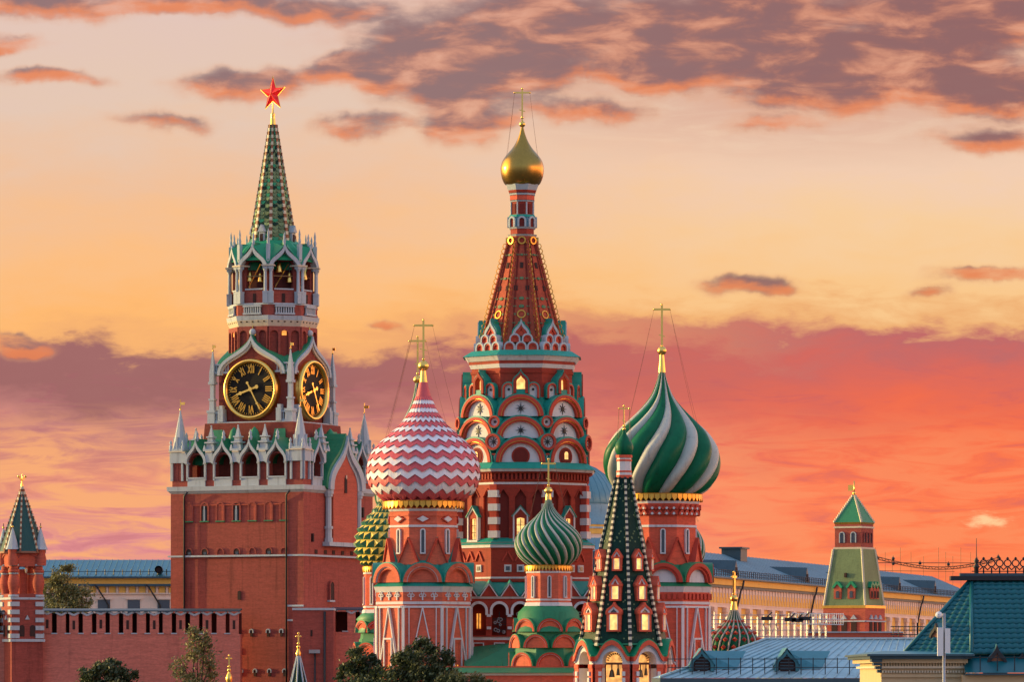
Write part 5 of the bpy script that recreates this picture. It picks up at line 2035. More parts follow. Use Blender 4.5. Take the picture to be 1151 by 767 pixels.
# ------------------------------------------------------------------ fortress walls
def battlement_wall(name, label, P, px0, px1, top, gap_bot, first_gap, step, rot=0.0, gap_w=5.0, pivot=None):
    l, z = P.l, P.z
    cx = px0 if pivot is None else pivot
    t = thing(name, label, 'wall', (P.x(cx), P.d, 0), rot, 'fortress walls')
    b = MB()
    a, c = l(px0 - cx), l(px1 - cx)
    b.box(a, c, 0, 3.6, 0, z(gap_bot), 'wall_brick')
    b.box(a, c, 2.2, 2.8, z(gap_bot), z(top + 2), 'shaded_brick')
    b.build('wall_body', t)
    b = MB()
    b.add([(a, -.25, z(top - .6)), (c, -.25, z(top - .6)), (c, 3.4, z(top - 3.4)), (a, 3.4, z(top - 3.4)), (a, -.25, z(top + .6)), (c, -.25, z(top + .6)), (c, 3.4, z(top - 2)), (a, 3.4, z(top - 2))],
          [(0, 1, 2, 3), (4, 7, 6, 5), (0, 4, 5, 1), (3, 2, 6, 7)], 'zinc_dark')
    b.build('walkway_roof', t)
    k = 0
    x = px0
    first = None
    hwm = l((step - gap_w) / 2)
    g_ = first_gap
    m = MB()
    bot, tp = z(gap_bot), z(top + 1)
    vn = l(3.0)
    m.ext([(-hwm, bot), (-hwm, tp), (0, tp - vn), (hwm, tp), (hwm, bot)], 0, .75, 'wall_brick')
    m.bar((-hwm - .12, tp + .02), (0, tp - vn), .2, -.1, .85, 'white_stone')
    m.bar((hwm + .12, tp + .02), (0, tp - vn), .2, -.1, .85, 'white_stone')
    m2 = MB()
    m2.v, m2.f, m2.k, m2.sm = list(m.v), list(m.f), list(m.k), list(m.sm)
    m2.box(-.13, .13, -.03, .1, z(gap_bot - 6), z(gap_bot - 16), 'shadow_inside')
    sill = MB()
    while g_ < px1:
        c0 = g_ + step / 2
        if c0 + (step - gap_w) / 2 < px1 + 2:
            if k == 0:
                f1 = m.build('merlon', t, (l(c0 - cx), 0, 0))
            elif k == 1:
                f2 = m2.build('merlon', t, (l(c0 - cx), 0, 0))
            else:
                dup(f1 if k % 2 == 0 else f2, t, (l(c0 - cx) + rnd.uniform(-.05, .05), rnd.uniform(-.04, .03), rnd.uniform(-.07, .05)))
        sill.box(l(g_ - gap_w / 2 - .8 - cx), l(g_ + gap_w / 2 + .8 - cx), -.1, .8, z(gap_bot), z(gap_bot - 1.4), 'white_stone')
        g_ += step
        k += 1
    sill.build('embrasure_sill', t)
    return t


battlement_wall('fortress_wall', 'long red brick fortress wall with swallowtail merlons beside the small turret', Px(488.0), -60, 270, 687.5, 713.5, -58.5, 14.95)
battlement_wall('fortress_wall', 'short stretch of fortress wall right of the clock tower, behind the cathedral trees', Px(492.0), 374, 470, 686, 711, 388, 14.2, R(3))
# barbican shoulder at the foot of the tower
P = Px(487.0)
b = MB()
b.box(P.l(-24), P.l(22), 0, 10, 0, P.z(686.5), 'kremlin_brick')
b.box(P.l(-24.5), P.l(22.5), -.12, 10, P.z(686.5), P.z(684), 'white_stone')
b.box(-.35, -.15, -.05, .2, P.z(716), P.z(709), 'shadow_inside')
b.box(-.5, .6, -.35, .1, P.z(735), P.z(731), 'galv_steel')
b.tube([(.1, -.12, P.z(735)), (.1, -.12, 0)], .09, 'black_iron', 6)
b.tube([(P.l(12), -.12, P.z(688)), (P.l(12), -.12, 0)], .12, 'black_iron', 6)
tag(b.build('brick_buttress', None, (P.x(353), P.d, 0)), 'plain brick buttress at the right foot of the clock tower', 'buttress')


# ------------------------------------------------------------------ little turret on the wall
def turret():
    P = Px(486.0)
    l, z = P.l, P.z
    t = thing('wall_turret', 'small brick turret with barrel columns and dark green tent roof, astride the wall', 'turret', (P.x(22.5), P.d + 2.0, 0), R(24))
    H = 18.5
    b = MB()
    b.fru(l(H + 2), z(722), l(H + 2), z(719), 'white_stone', 4)
    b.fru(l(H), 0, l(H), z(673), 'kremlin_brick', 4)
    b.fru(l(H + 1.6), z(674.5), l(H + 1.6), z(672), 'white_stone', 4)
    b.fru(l(H), z(672), l(H), z(668), 'kremlin_brick', 4)
    b.build('body', t)
    m = MB()
    M = out(l(H))
    for sx in (-1, 1):
        for k in range(5):
            y = 677 + k * 9
            x0, x1 = sorted((sx * l(H - 9), sx * l(H + .5)))
            m.box(x0, x1, -.14, .1, z(y + 5), z(y), 'white_stone', M)
        m.ext([(x + sx * l(6.2), zz) for x, zz in archpts(0, z(716), l(2.8), z(706))], -.08, .05, 'shadow_inside', M)
    m.ext([(-l(2.6), z(697)), (0, z(692)), (l(2.6), z(697))], -.12, .05, 'white_stone', M)
    fan(m.build('quoin', t), [0, PI / 2, -PI / 2], t)
    # barrel columns
    m = MB()
    for (y0, y1, r) in ((672, 669, 6.2), (669, 667, 5.2), (646, 644, 5.6), (644, 641, 6.4), (636.5, 634.5, 6.0), (641, 637, 5.0)):
        m.lathe([(.02, z(y0)), (l(r), z(y0)), (l(r), z(y1)), (.02, z(y1))], 'white_stone' if y0 in (672, 646, 636.5) else 'kremlin_brick_light', 16)
    m.lathe(spline([(l(r), z(y)) for r, y in ((4.6, 667), (6.4, 660), (6.8, 655), (6.0, 650), (4.8, 646))], 16), 'kremlin_brick_light', 18)
    c = m.build('barrel_column', t)
    c.location = (-l(H - 4), -l(H - 4), 0)
    for sx, sy in ((1, -1), (1, 1), (-1, 1)):
        dup(c, t, (sx * l(H - 4), sy * l(H - 4), 0))
    # arches with hanging pendants
    m = MB()
    M = out(l(H - 1))
    hw = l(H - 1)
    m.ext([(-hw, z(641))] + arc(0, z(636), hw * .95, 14, ry=l(14)) + [(hw, z(641))] + list(reversed(arc(hw * .34, z(639), hw * .30, 8))) + list(reversed(arc(-hw * .34, z(639), hw * .30, 8))), 0, l(6), 'kremlin_brick_light', M)
    m.band(arc(0, z(636), hw * .98, 14, ry=l(14.6)), arc(0, z(636), hw * .84, 14, ry=l(12.2)), -.2, .2, 'kremlin_brick', M)
    m.lathe([(.02, z(645)), (l(1.6), z(642)), (l(1.2), z(638))], 'cream_stone', 8, M @ Matrix.Translation((0, l(3), 0)))
    fan(m.build('arch', t), [0, PI / 2, PI, -PI / 2], t)
    b = MB()
    b.fru(l(H - 1), z(637), l(H + .5), z(622), 'kremlin_brick_light', 4)
    b.fru(l(6), z(668), l(6), z(640), 'kremlin_brick_light', 12)
    b.build('core', t)
    b = MB()
    b.fru(l(24), z(620.5), l(.6), z(547), 'teal_scale')
    b.fru(l(24.6), z(622), l(24), z(620), 'rib_brown')
    r = b.build('tent_roof', t)
    m = MB()
    c0, z0, z1 = l(24) / math.cos(PI / 8), z(620.5), z(547)
    for i in range(24):
        q = (i + .5) / 24
        m.box(-.075, .075, -.1, .1, -.2, .2, 'rib_bead' if i % 2 else 'rib_brown', Matrix.Translation((0, -c0 * (1 - q) - .02, z0 + (z1 - z0) * q)))
    fan(m.build('beaded_rib', r), [R(22.5 + 45 * k) for k in range(8)], r)
    m = MB()
    m.lathe([(l(1.4), z(549)), (l(1.6), z(545)), (l(.7), z(541)), (l(.3), z(532))], 'gold', 10)
    for sx in (-1, 1):
        m.bar((0, z(540)), (sx * l(4), z(535)), .14, -.05, .05, 'gold')
        m.ball((sx * l(4), 0, z(535)), .14, 'gold', 8)
    m.build('vane', t)
    m = MB()
    m.lathe([(l(6), z(636)), (l(6.6), z(629)), (l(5), z(622)), (l(5.4), z(618))], 'kremlin_brick_light', 14)
    m.fru(l(7.6), z(618), l(6), z(614), 'white_stone', 8)
    m.fru(l(6), z(614), l(.4), z(593), 'white_stone', 8)
    m.ball((0, 0, z(592.5)), .13, 'gold', 8)
    m.tube([(0, 0, z(593)), (0, 0, z(588))], .04, 'black_iron', 4)
    c = m.build('corner_pinnacle', t)
    c.location = (-l(H - 2), -l(H - 2), 0)
    for sx, sy in ((1, -1), (1, 1), (-1, 1)):
        dup(c, t, (sx * l(H - 2), sy * l(H - 2), 0))


turret()


# ------------------------------------------------------------------ distant tower on the right
def far_tower():
    P = Px(650.0)
    l, z = P.l, P.z
    t = thing('fortress_tower', 'distant square tower with sloping mossy green roof and small green tent top', 'tower', (P.x(960), P.d, 0), R(-29))
    b = MB()
    b.fru(l(26), 0, l(26), z(684), 'kremlin_brick_light', 4)
    b.fru(l(26.8), z(684.5), l(26.8), z(681.5), 'gold_paint', 4)
    b.fru(l(25.4), z(681.5), l(17.6), z(618), 'moss_scale', 4)
    b.fru(l(17.4), z(618.5), l(17.4), z(616), 'cream_stone', 4)
    b.fru(l(16.2), z(616), l(16.2), z(590), 'kremlin_brick', 4)
    b.fru(l(17.2), z(594.5), l(17.2), z(592.5), 'cream_stone', 4)
    b.fru(l(16.4), z(590), l(17.4), z(588), 'gold_paint', 4)
    b.build('body', t)
    b = MB()
    b.fru(l(17.2), z(588), l(1.0), z(557), 'green_roof', 4)
    b.build('tent_roof', t)
    for (a0, a1, y0, y1, nn) in ((17.2, 1, 588, 557, 14), (25.4, 17.6, 681.5, 618, 26)):
        m = MB()
        c0, c1 = l(a0) * math.sqrt(2), l(a1) * math.sqrt(2)
        m.tube([(0, -c0 + .02, z(y0)), (0, -c1 + .02, z(y1))], .07, 'rib_bead', 5)
        for i in range(nn):
            q = (i + .5) / nn
            m.box(-.12, .12, -.12, .12, -.14, .14, 'rib_bead', Matrix.Translation((0, -(c0 + (c1 - c0) * q), z(y0) + (z(y1) - z(y0)) * q)))
        fan(m.build('beaded_rib', t), [PI / 4, -PI / 4, 3 * PI / 4], t)
    for a in (0, PI / 2):
        for cx in ((-7, 7) if a == 0 else (-8, 0, 8)):
            m = MB()
            M = out(l(16.2))
            o_ = archpts(0, z(611), l(3.4), z(602))
            m.band(o_, archpts(0, z(611), l(2.4), z(602), rise=l(2.4)), -.18, .1, 'white_stone' if a == 0 else 'kremlin_brick', M)
            m.ext(archpts(0, z(611), l(2.4), z(602)), -.05, .05, 'window_glass', M)
            Mr = Matrix.Rotation(a, 3, 'Z')
            m.build('window', t, Mr @ Vector((l(cx), 0, 0)), a)
        for cx in ((-8.5, 8.5) if a == 0 else (-8, 0, 8)):
            m = MB()
            q = (681.5 - 674) / 63.5
            M = out(l(25.4 - 8.4 * q))
            w = 4.6 if a == 0 else 3.4
            m.ext([(-l(w), z(674)), (-l(w), z(661)), (0, z(656)), (l(w), z(661)), (l(w), z(674))], -.15, 1.2, 'kremlin_brick_light', M)
            m.ext(archpts(0, z(673), l(1.9), z(667)), -.22, .0, 'shadow_inside' if a else 'window_glass', M)
            for sx in (-1, 1):
                m.bar((sx * l(w + 1), z(661.6)), (0, z(655.2)), .3, -.3, 1.6, 'bright_green', M)
            m.build('dormer', t, Matrix.Rotation(a, 3, 'Z') @ Vector((l(cx), 0, 0)), a)
    m = MB()
    M = out(l(21))
    m.box(-.16, .16, -.3, .4, z(650), z(645), 'shadow_inside', M)
    m.build('slit', t)
    m = MB()
    M = out(l(26))
    for cx in (-12, 0, 12):
        m.ext([(x + l(cx), zz) for x, zz in archpts(0, z(712), l(3.4), z(702))], -.1, .05, 'shadow_inside', M)
        m.ext([(l(cx - 4), z(697)), (l(cx), z(692)), (l(cx + 4), z(697))], -.2, .05, 'white_stone', M)
    m.box(-l(26), l(26), -.2, .05, z(700), z(698.5), 'white_stone', M)
    fan(m.build('base_arches', t), [0, PI / 2], t)
    m = MB()
    m.tube([(0, 0, z(558)), (0, 0, z(541))], .09, 'gold', 6)
    m.box(-.85, 0, -.04, .04, z(552), z(545.5), 'gold')
    m.ball((0, 0, z(555)), .24, 'gold', 10)
    m.build('vane', t)
    # wall running on below it
    P2 = Px(640.0)
    b = MB()
    b.box(P2.l(-48), P2.l(60), 0, 3, 0, P2.z(712), 'kremlin_brick_light')
    b.box(P2.l(-48), P2.l(60), -.2, 3.2, P2.z(712), P2.z(710.5), 'white_stone')
    tag(b.build('fortress_wall', None, (P2.x(955), P2.d, 0)), 'low strip of brick wall in front of the distant square tower', 'wall', 'fortress walls')


far_tower()


# ------------------------------------------------------------------ buildings behind the wall
def seam_roof(mb, p0, p1, p2, p3, n, key, r=.06):
    """roof plane p0-p1 (eave) p3-p2 (ridge) with standing seams"""
    p0, p1, p2, p3 = map(Vector, (p0, p1, p2, p3))
    mb.add([p0, p1, p2, p3], [(0, 1, 2, 3)], key)
    for i in range(n + 1):
        f = i / n
        a, b = p0.lerp(p1, f), p3.lerp(p2, f)
        mb.tube([a + Vector((0, 0, r * .6)), b + Vector((0, 0, r * .6))], r, key, 4)


def left_palace():
    P = Px(640.0)
    l, z = P.l, P.z
    t = thing('long_building', 'long pale building with blue-green sheet metal roof behind the fortress wall', 'building', (P.x(40), P.d, 0))
    a, c = l(-70), l(230)
    b = MB()
    b.box(a, c, 0, 16, 0, z(657), 'pink_stone')
    b.box(a, c, -.5, 16, z(657), z(650), 'yellow_wall')
    b.box(a, c, -.9, 16, z(659.5), z(657), 'zinc_dark')
    b.box(a, c, -1.2, 16.5, z(650.6), z(648.8), 'zinc_dark')
    b.box(a, c, -.25, .1, z(668.5), z(667), 'pink_stone')
    b.build('wall', t)
    b = MB()
    seam_roof(b, (a, -1.2, z(649)), (c, -1.2, z(649)), (c, 9, z(628)), (a, 9, z(628)), 46, 'copper_roof')
    b.add([(a, 9, z(628)), (c, 9, z(628)), (c, 19, z(649)), (a, 19, z(649))], [(0, 1, 2, 3)], 'copper_roof')
    b.build('roof', t)
    b = MB()
    k = a
    while k < c:
        b.tube([(k, -.3, z(647)), (k, -.3, z(640.5))], .07, 'black_iron', 4)
        k += 1.15
    b.tube([(a, -.3, z(643)), (c, -.3, z(643))], .04, 'black_iron', 4)
    b.build('snow_rail', t)
    b = MB()
    k = a
    while k < c:
        b.ext([(k + x, zz) for x, zz in archpts(0, z(667), .42, z(662.5))], -.12, .05, 'yellow_wall')
        b.box(k - .75, k - .55, -.3, .05, z(667), z(660), 'pink_stone')
        k += 1.3
    b.build('frieze', t)
    k = a + 1.5
    first = None
    while k < c - 2:
        if first is None:
            m = MB()
            m.box(-.8, .8, -.1, .05, z(700), z(675), 'window_glass')
            m.box(-1.05, 1.05, -.25, .05, z(674.5), z(672.5), 'pink_stone')
            first = m.build('window', t, (k, 0, 0))
        else:
            dup(first, t, (k, 0, 0))
        k += 3.9
    for px in (107, 165):
        m = MB()
        m.tube([(l(px - 40), -1.0, z(658)), (l(px - 37), -.9, z(661)), (l(px - 25), -.25, z(681)), (l(px - 25), -.25, z(720))], .11, 'black_iron', 6)
        m.build('drainpipe', t)
    m = MB()
    m.lathe([(l(4.4), 0), (l(4.4), 1.2), (l(3), 1.5), (.02, 1.7)], 'zinc_dark', 14, Matrix.Translation((l(139), -1.0, z(641))) @ Matrix.Rotation(R(-90), 4, 'X') @ Matrix.Translation((0, 0, -.4)))
    m.ball((l(139), .4, z(641.5)), l(4.6), 'zinc_dark', 14)
    m.lathe([(.02, 0), (l(3.2), 0)], 'shadow_inside', 14, Matrix.Translation((l(139), -1.0, z(641.5))) @ Matrix.Rotation(R(90), 4, 'X'))
    m.build('dormer', t)


left_palace()


def right_palace():
    Y1, Y2 = 680.0, 905.0
    P1 = Px(Y1)
    x1, x2 = (768 - CX) / FPX * Y1, (1100 - CX) / FPX * Y2
    L = math.hypot(x2 - x1, Y2 - Y1)
    ang = math.atan2(Y2 - Y1, x2 - x1)
    t = thing('palace', 'very long yellow palace with white pilasters and slate-blue metal roof, receding to the right', 'building', (x1, Y1, 0), ang)
    ez = EYE + (HZ - 646) / FPX * Y1              # eaves height
    rz = EYE + (HZ - 611) / FPX * Y1
    b = MB()
    b.box(0, L, 0, 24, 0, ez - 1.0, 'yellow_wall')
    b.box(0, L, -.35, .1, ez - 3.9, ez - 1.5, 'pink_stone')
    b.box(0, L, -.6, .1, ez - 1.5, ez - 1.1, 'zinc_dark')
    b.box(0, L, -.8, .1, ez - 1.1, ez - .2, 'yellow_wall')
    b.box(0, L, -1.2, .1, ez - .2, ez, 'zinc_dark')
    b.box(0, L, -.3, .1, ez - 4.3, ez - 3.9, 'pink_stone')
    b.build('wall', t)
    b = MB()
    seam_roof(b, (0, -1.2, ez), (L, -1.2, ez), (L, 9, rz), (0, 9, rz), 90, 'zinc_roof', .05)
    b.add([(0, 9, rz), (L, 9, rz), (L, 25, ez), (0, 25, ez)], [(0, 1, 2, 3)], 'zinc_roof')
    b.add([(0, -1.2, ez), (0, 9, rz), (0, 25, ez)], [(0, 1, 2)], 'zinc_dark')
    b.build('roof', t)
    for fx in (.13, .34, .52, .66, .8):
        m = MB()
        x = L * fx
        m.add([(x - 1.6, -.6, ez + .3), (x + 1.6, -.6, ez + .3), (x, -.6, ez + 2.6), (x, 8.4, ez + 2.9), (x - 2.0, 4, ez + 2.0), (x + 2.0, 4, ez + 2.0)],
              [(0, 1, 2), (0, 2, 3, 4), (1, 5, 3, 2)], 'zinc_dark')
        m.box(x - .5, x + .5, -.7, -.5, ez + .5, ez + 1.6, 'shadow_inside')
        m.build('dormer', t)
    b = MB()
    for k in range(int(L / 1.4)):
        b.box(k * 1.4, k * 1.4 + .09, -.9, -.8, ez, ez + 1.1, 'black_iron')
    for h in (.4, .75, 1.05):
        b.tube([(0, -.85, ez + h), (L, -.85, ez + h)], .04, 'black_iron', 4)
    b.build('snow_rail', t)
    b = MB()
    k = 0.0
    while k < L:
        b.ext([(k + x, zz) for x, zz in archpts(0, ez - 3.7, .7, ez - 2.9)], -.42, -.2, 'yellow_wall')
        b.box(k + .8, k + 1.15, -.5, -.2, ez - 2.9, ez - 1.5, 'pink_stone')
        k += 1.95
    b.build('frieze', t)
    f1 = f2 = None
    k = 2.0
    i = 0
    while k < L - 3:
        if f1 is None:
            m = MB()
            m.box(-.75, .75, -.5, .05, 0, ez - 4.3, 'pink_stone')
            m.box(-1.0, 1.0, -.65, .05, ez - 5.0, ez - 4.3, 'pink_stone')
            m.box(1.05, 2.0, -.4, .05, 0, ez - 4.3, 'pink_stone')
            f1 = m.build('pilaster', t, (k, 0, 0))
            m = MB()
            m.box(-1.1, 1.1, -.2, .05, ez - 10.6, ez - 6.6, 'pink_stone')
            m.box(-.8, .8, -.26, .05, ez - 10.3, ez - 6.9, 'window_glass')
            m.box(-.06, .06, -.3, .05, ez - 10.3, ez - 6.9, 'pink_stone')
            m.box(-.8, .8, -.3, .05, ez - 8.2, ez - 8.0, 'pink_stone')
            f2 = m.build('window', t, (k + 4.6, 0, 0))
        else:
            dup(f1, t, (k, 0, 0))
            dup(f2, t, (k + 4.6, 0, 0))
        k += 7.6
        i += 1
    for fx in (.14, .36, .55, .74):
        x = L * fx
        m = MB()
        m.tube([(x, -1.2, ez - .3), (x, -1.0, ez - 1.4), (x - .6, -.9, ez - 1.8), (x - 2.2, -.55, ez - 5.0), (x - 2.2, -.55, 0)], .16, 'black_iron', 6)
        m.build('drainpipe', t)
    m = MB()
    x = L * .285
    m.box(x - 2.2, x + 2.2, 6.5, 9.5, rz - 1.2, rz + .9, 'zinc_dark')
    m.box(x - 2.6, x + 2.6, 6.2, 9.8, rz + .9, rz + 1.15, 'zinc_dark')
    m.build('chimney', t)


right_palace()

# domed hall beyond the cathedral
P = Px(720.0)
l, z = P.l, P.z
t = thing('domed_hall', 'domed hall with pale blue metal dome, mostly hidden behind the cathedral', 'building', (P.x(640), P.d, 0))
b = MB()
b.fru(l(62), 0, l(62), z(602), 'pink_stone', 24)
b.fru(l(63), z(602), l(63), z(591.5), 'yellow_wall', 24)
b.fru(l(64), z(596), l(64), z(594), 'white_stone', 24)
b.build('drum', t)
b = MB()
b.lathe([(l(64), z(591.5)), (l(60), z(582)), (l(57.5), z(570)), (l(57), z(567))], 'zinc_roof', 48)
b.lathe([(l(57.5), z(568)), (l(58), z(566)), (l(56), z(556)), (l(50), z(545)), (l(42), z(535.5)), (l(30), z(527)), (l(15), z(521)), (.02, z(519))], 'blue_dome', 64)
for i in range(40):
    q = 2 * PI * i / 40
    b.tube([(l(r) * math.sin(q), -l(r) * math.cos(q), z(y)) for r, y in ((58, 566), (56, 556), (50, 545), (42, 535.5), (30, 527), (15, 521))], .07, 'blue_dome', 4)
b.build('dome', t)
# wing with a metal roof in front of it
b = MB()
P = Px(700.0)
l, z = P.l, P.z
b.box(l(-60), l(46), 0, 14, 0, z(640), 'pink_stone')
seam_roof(b, (l(-60), -1, z(640)), (l(46), -1, z(640)), (l(46), 9, z(603)), (l(-60), 9, z(603)), 20, 'zinc_roof')
tag(b.build('palace_wing', None, (P.x(650), P.d, 0)), 'blue metal roofed wing in the gap between the cathedral and the tented bell tower', 'building')
# ------------------------------------------------------------------ roofs in the foreground
def low_roof_building():
    P = Px(250.0)
    l, z = P.l, P.z
    t = thing('metal_roof_building', 'low building with pale blue standing seam roof and two small dormers', 'building', (P.x(870), P.d, 0))
    xa, xb = l(-128), l(190)
    ez, rz = z(763), z(718.5)
    D = 7.5
    b = MB()
    b.box(xa + .4, xb, .6, 15, 0, ez - .1, 'beige_wall')
    b.box(xa, xb, 0, 15.4, ez - .32, ez - .02, 'zinc_dark')
    b.build('wall', t)
    b = MB()
    hip = l(0)
    seam_roof(b, (xa, 0, ez), (xb, 0, ez), (xb, D, rz), (hip, D, rz), 26, 'zinc_light', .035)
    b.add([(xa, 0, ez), (hip, D, rz), (xa, 15, ez)], [(0, 1, 2)], 'zinc_light')
    b.add([(hip, D, rz), (xb, D, rz), (xb, 15, ez), (xa, 15, ez)], [(0, 1, 2, 3)], 'zinc_light')
    b.tube([(xa, 0, ez + .05), (hip, D, rz + .05), (xb, D, rz + .05)], .08, 'zinc_light', 6)
    b.build('roof', t)
    b = MB()
    k = xa + .4
    while k < xb:
        b.box(k, k + .045, .7, .74, ez + .15, ez + 1.05, 'black_iron')
        k += .62
    for h in (.55, .98):
        b.tube([(xa + .4, .72, ez + h), (xb, .72, ez + h)], .022, 'black_iron', 5)
    b.build('roof_rail', t)

    def dormer(px):
        m = MB()
        x = l(px - 870)
        w, h = .62, 1.0
        y0 = 1.3
        zb = ez + (rz - ez) * y0 / D
        pts = archpts(0, zb, w, zb + .32, 'ogee', .85)
        M = Matrix.Translation((x, y0, 0))
        inner = archpts(0, zb, w * .72, zb + .32, 'ogee', .6)
        m.band(pts, inner, -.12, .1, 'copper_roof', M)
        m.ext(inner, .0, .06, 'shadow_inside', M)
        for k in range(5):
            zz = zb + .1 + k * .16
            m.box(-w * .55, w * .55, -.05, .02, zz, zz + .06, 'zinc_dark', M)
        back = 3.9
        zt = zb + .32 + .85
        yb = (zt - ez) / (rz - ez) * D - y0
        m.add([(-w * 1.1, -.2, zb + .3), (0, -.2, zt + .04), (w * 1.1, -.2, zb + .3), (0, yb, zt + .04), (-w * 1.1, (.3 / (rz - ez)) * D, zb + .3), (w * 1.1, (.3 / (rz - ez)) * D, zb + .3)],
              [(0, 1, 3, 4), (2, 5, 3, 1)], 'copper_roof', M)
        m.add([(-w, 0, zb - .1), (-w, 0, zb + .32), (-w, 1.2, zb + .32)], [(0, 1, 2)], 'copper_roof', M)
        m.add([(w, 0, zb - .1), (w, 0, zb + .32), (w, 1.2, zb + .32)], [(0, 1, 2)], 'copper_roof', M)
        # broad lean-to behind the dormer
        m.add([(0, yb * .2, zt - .1), (l(52), 2.0, zt - .12), (l(40), .2, zb + .15), (w, .2, zb + .1)], [(0, 1, 2, 3)], 'copper_roof', M)
        m.build('dormer', t)
    dormer(790)
    dormer(886)


low_roof_building()


def tile_roof_building():
    P = Px(200.0)
    l, z = P.l, P.z
    px = 1095
    t = thing('tiled_roof_building', 'cream building under a steep teal tiled hip roof with iron ridge cresting', 'building', (P.x(px), P.d, 0))
    x0 = l(1020 - px)                    # left eave corner
    xh = l(1092 - px)                    # foot of the hip in front
    xr = l(1260 - px)
    xt = l(1104 - px)
    ez, rz = z(735), z(650)
    yb = 12.0                            # depth of the left side
    yr = 4.6
    v = [(x0, 1.3, ez), (xh, 0, ez), (xr, 0, ez), (xr, yr, rz), (xt, yr, rz), (x0 + 2.2, 14, ez), (xr, 14, ez)]
    b = MB()

    def tiled(pa, pb, pc, pd, rows, wave):
        """roof face as overlapping rows of wavy tile sheet, eave pa-pb, top pd-pc"""
        pa, pb, pc, pd = map(Vector, (pa, pb, pc, pd))
        u = (pb - pa).normalized()
        nrm = u.cross((pd - pa)).normalized()
        if nrm.z < 0:
            nrm = -nrm
        for k in range(rows):
            f0, f1 = k / rows, (k + 1.06) / rows
            f1 = min(f1, 1.0)
            a0, b0 = pa.lerp(pd, f0), pb.lerp(pc, f0)
            a1, b1 = pa.lerp(pd, f1), pb.lerp(pc, f1)
            n_ = max(2, int((b0 - a0).length / wave * 4))
            vv = []
            for (p, q, lift) in ((a0, b0, -.03), (a0, b0, .055), (a1, b1, .0)):
                for i in range(n_ + 1):
                    w = p.lerp(q, i / n_)
                    ph = (w - pa).dot(u) / wave * 2 * PI
                    vv.append(w + nrm * (lift + (.030 * math.sin(ph) if lift >= 0 else 0)))
            m_ = n_ + 1
            b.add(vv[:], [(i, i + 1, m_ + i + 1, m_ + i) for i in range(n_)] + [(m_ + i, m_ + i + 1, 2 * m_ + i + 1, 2 * m_ + i) for i in range(n_)], 'tile_teal', None, True)
    tiled(v[0], v[1], v[4], v[4], 17, .30)
    tiled(v[1], v[2], v[3], v[4], 15, .30)
    b.add([v[5], v[0], v[4]], [(0, 1, 2)], 'tile_teal')
    b.add([v[6], v[5], v[4], v[3]], [(0, 1, 2, 3)], 'tile_teal')
    r = b.build('roof', t, fix=False)
    m = MB()
    for a, c in ((1, 4), (0, 4)):
        m.tube([Vector(v[a]) + Vector((0, 0, .05)), Vector(v[c]) + Vector((0, 0, .05))], .09, 'tile_teal', 6)
    m.box(xt - .9, xr, yr - .35, yr + .35, rz - .02, rz + .16, 'black_iron')
    m.box(xt - .5, xr, yr - .2, yr + .2, rz + .16, rz + .28, 'zinc_dark')
    m.build('ridge_cap', r)
    # iron cresting
    m = MB()
    k = xt + .5
    m.box(xt, xr, yr - .03, yr + .03, rz + .34, rz + .38, 'black_iron')
    while k < xr:
        M = Matrix.Translation((k, yr, 0))
        m.box(-.03, .03, -.03, .03, rz + .2, rz + .52, 'black_iron', M)
        m.ringt((0, rz + .70), .17, .05, -.03, .03, 'black_iron', 12, M)
        m.bar((-.17, rz + .42), (0, rz + .58), .045, -.02, .02, 'black_iron', M)
        m.bar((.17, rz + .42), (0, rz + .58), .045, -.02, .02, 'black_iron', M)
        m.ext([(-.07, rz + .9), (0, rz + .97), (.07, rz + .9), (0, rz + .83)], -.03, .03, 'black_iron', M)
        k += .335
    m.build('ridge_cresting', r)
    m = MB()
    m.lathe([(.09, rz), (.1, rz + .5), (.16, rz + .55), (.08, rz + .62), (.07, rz + .72), (.12, rz + .8), (.02, rz + .95), (.012, rz + 1.75)], 'black_iron', 10, Matrix.Translation((xt + .2, yr, 0)))
    m.build('roof_spike', r)
    # walls with moulded cornice
    b = MB()
    wl, wr = l(990 - px), l(1085 - px)
    b.box(wl, wr, -.3, 12, 0, z(741.5), 'beige_wall')
    b.box(wr - .2, xr, -.9, 12, 0, z(759.5), 'beige_wall')
    b.box(wl - .62, wr + .30, -.95, 12.5, z(738.3), z(736), 'zinc_dark')
    b.box(wl - .50, wr + .2, -.80, 12.5, z(741.5), z(738.3), 'zinc_dark')
    b.box(wl - .3, wr + .05, -.6, 12.3, z(746), z(741.5), 'beige_wall')
    b.box(wl - .15, wr + .02, -.45, 12.2, z(752), z(749.5), 'cream_stone')
    for k in range(30):
        x = wl + (wr - wl) * (k + .5) / 30
        b.box(x - .035, x + .035, -.46, 0, z(749.5), z(746), 'beige_wall')
        b.box(x - .035, x + .035, -.42, 0, z(757), z(754.5), 'cream_stone')
    b.box(wl, wr, -.4, 0, z(762), z(759), 'beige_wall')
    for q_ in range(4):
        b.box(wl - .42 + q_ * .09, wl - .0, -.7 + q_ * .12, .3, z(745 + q_ * 4), z(741.4 + q_ * 4), 'zinc_dark')
    b.add([(wl - .55, -.9, z(736)), (wr + .3, -.9, z(736)), (wr + .2, .9, z(733.2)), (wl + .2, .9, z(732.2))], [(0, 1, 2, 3)], 'copper_roof')
    b.add([(wl - .55, -.9, z(736)), (wl + .2, .9, z(732.2)), (wl + .4, 12, z(732)), (wl - .5, 12, z(736))], [(0, 1, 2, 3)], 'copper_roof')
    b.build('wall', t)
    b = MB()
    zz = z(757)
    b.add([(wr - .1, -1.1, zz), (xr, -1.1, zz), (xr, .3, ez - .05), (wr - .1, .3, ez - .05)], [(0, 1, 2, 3)], 'tile_teal')
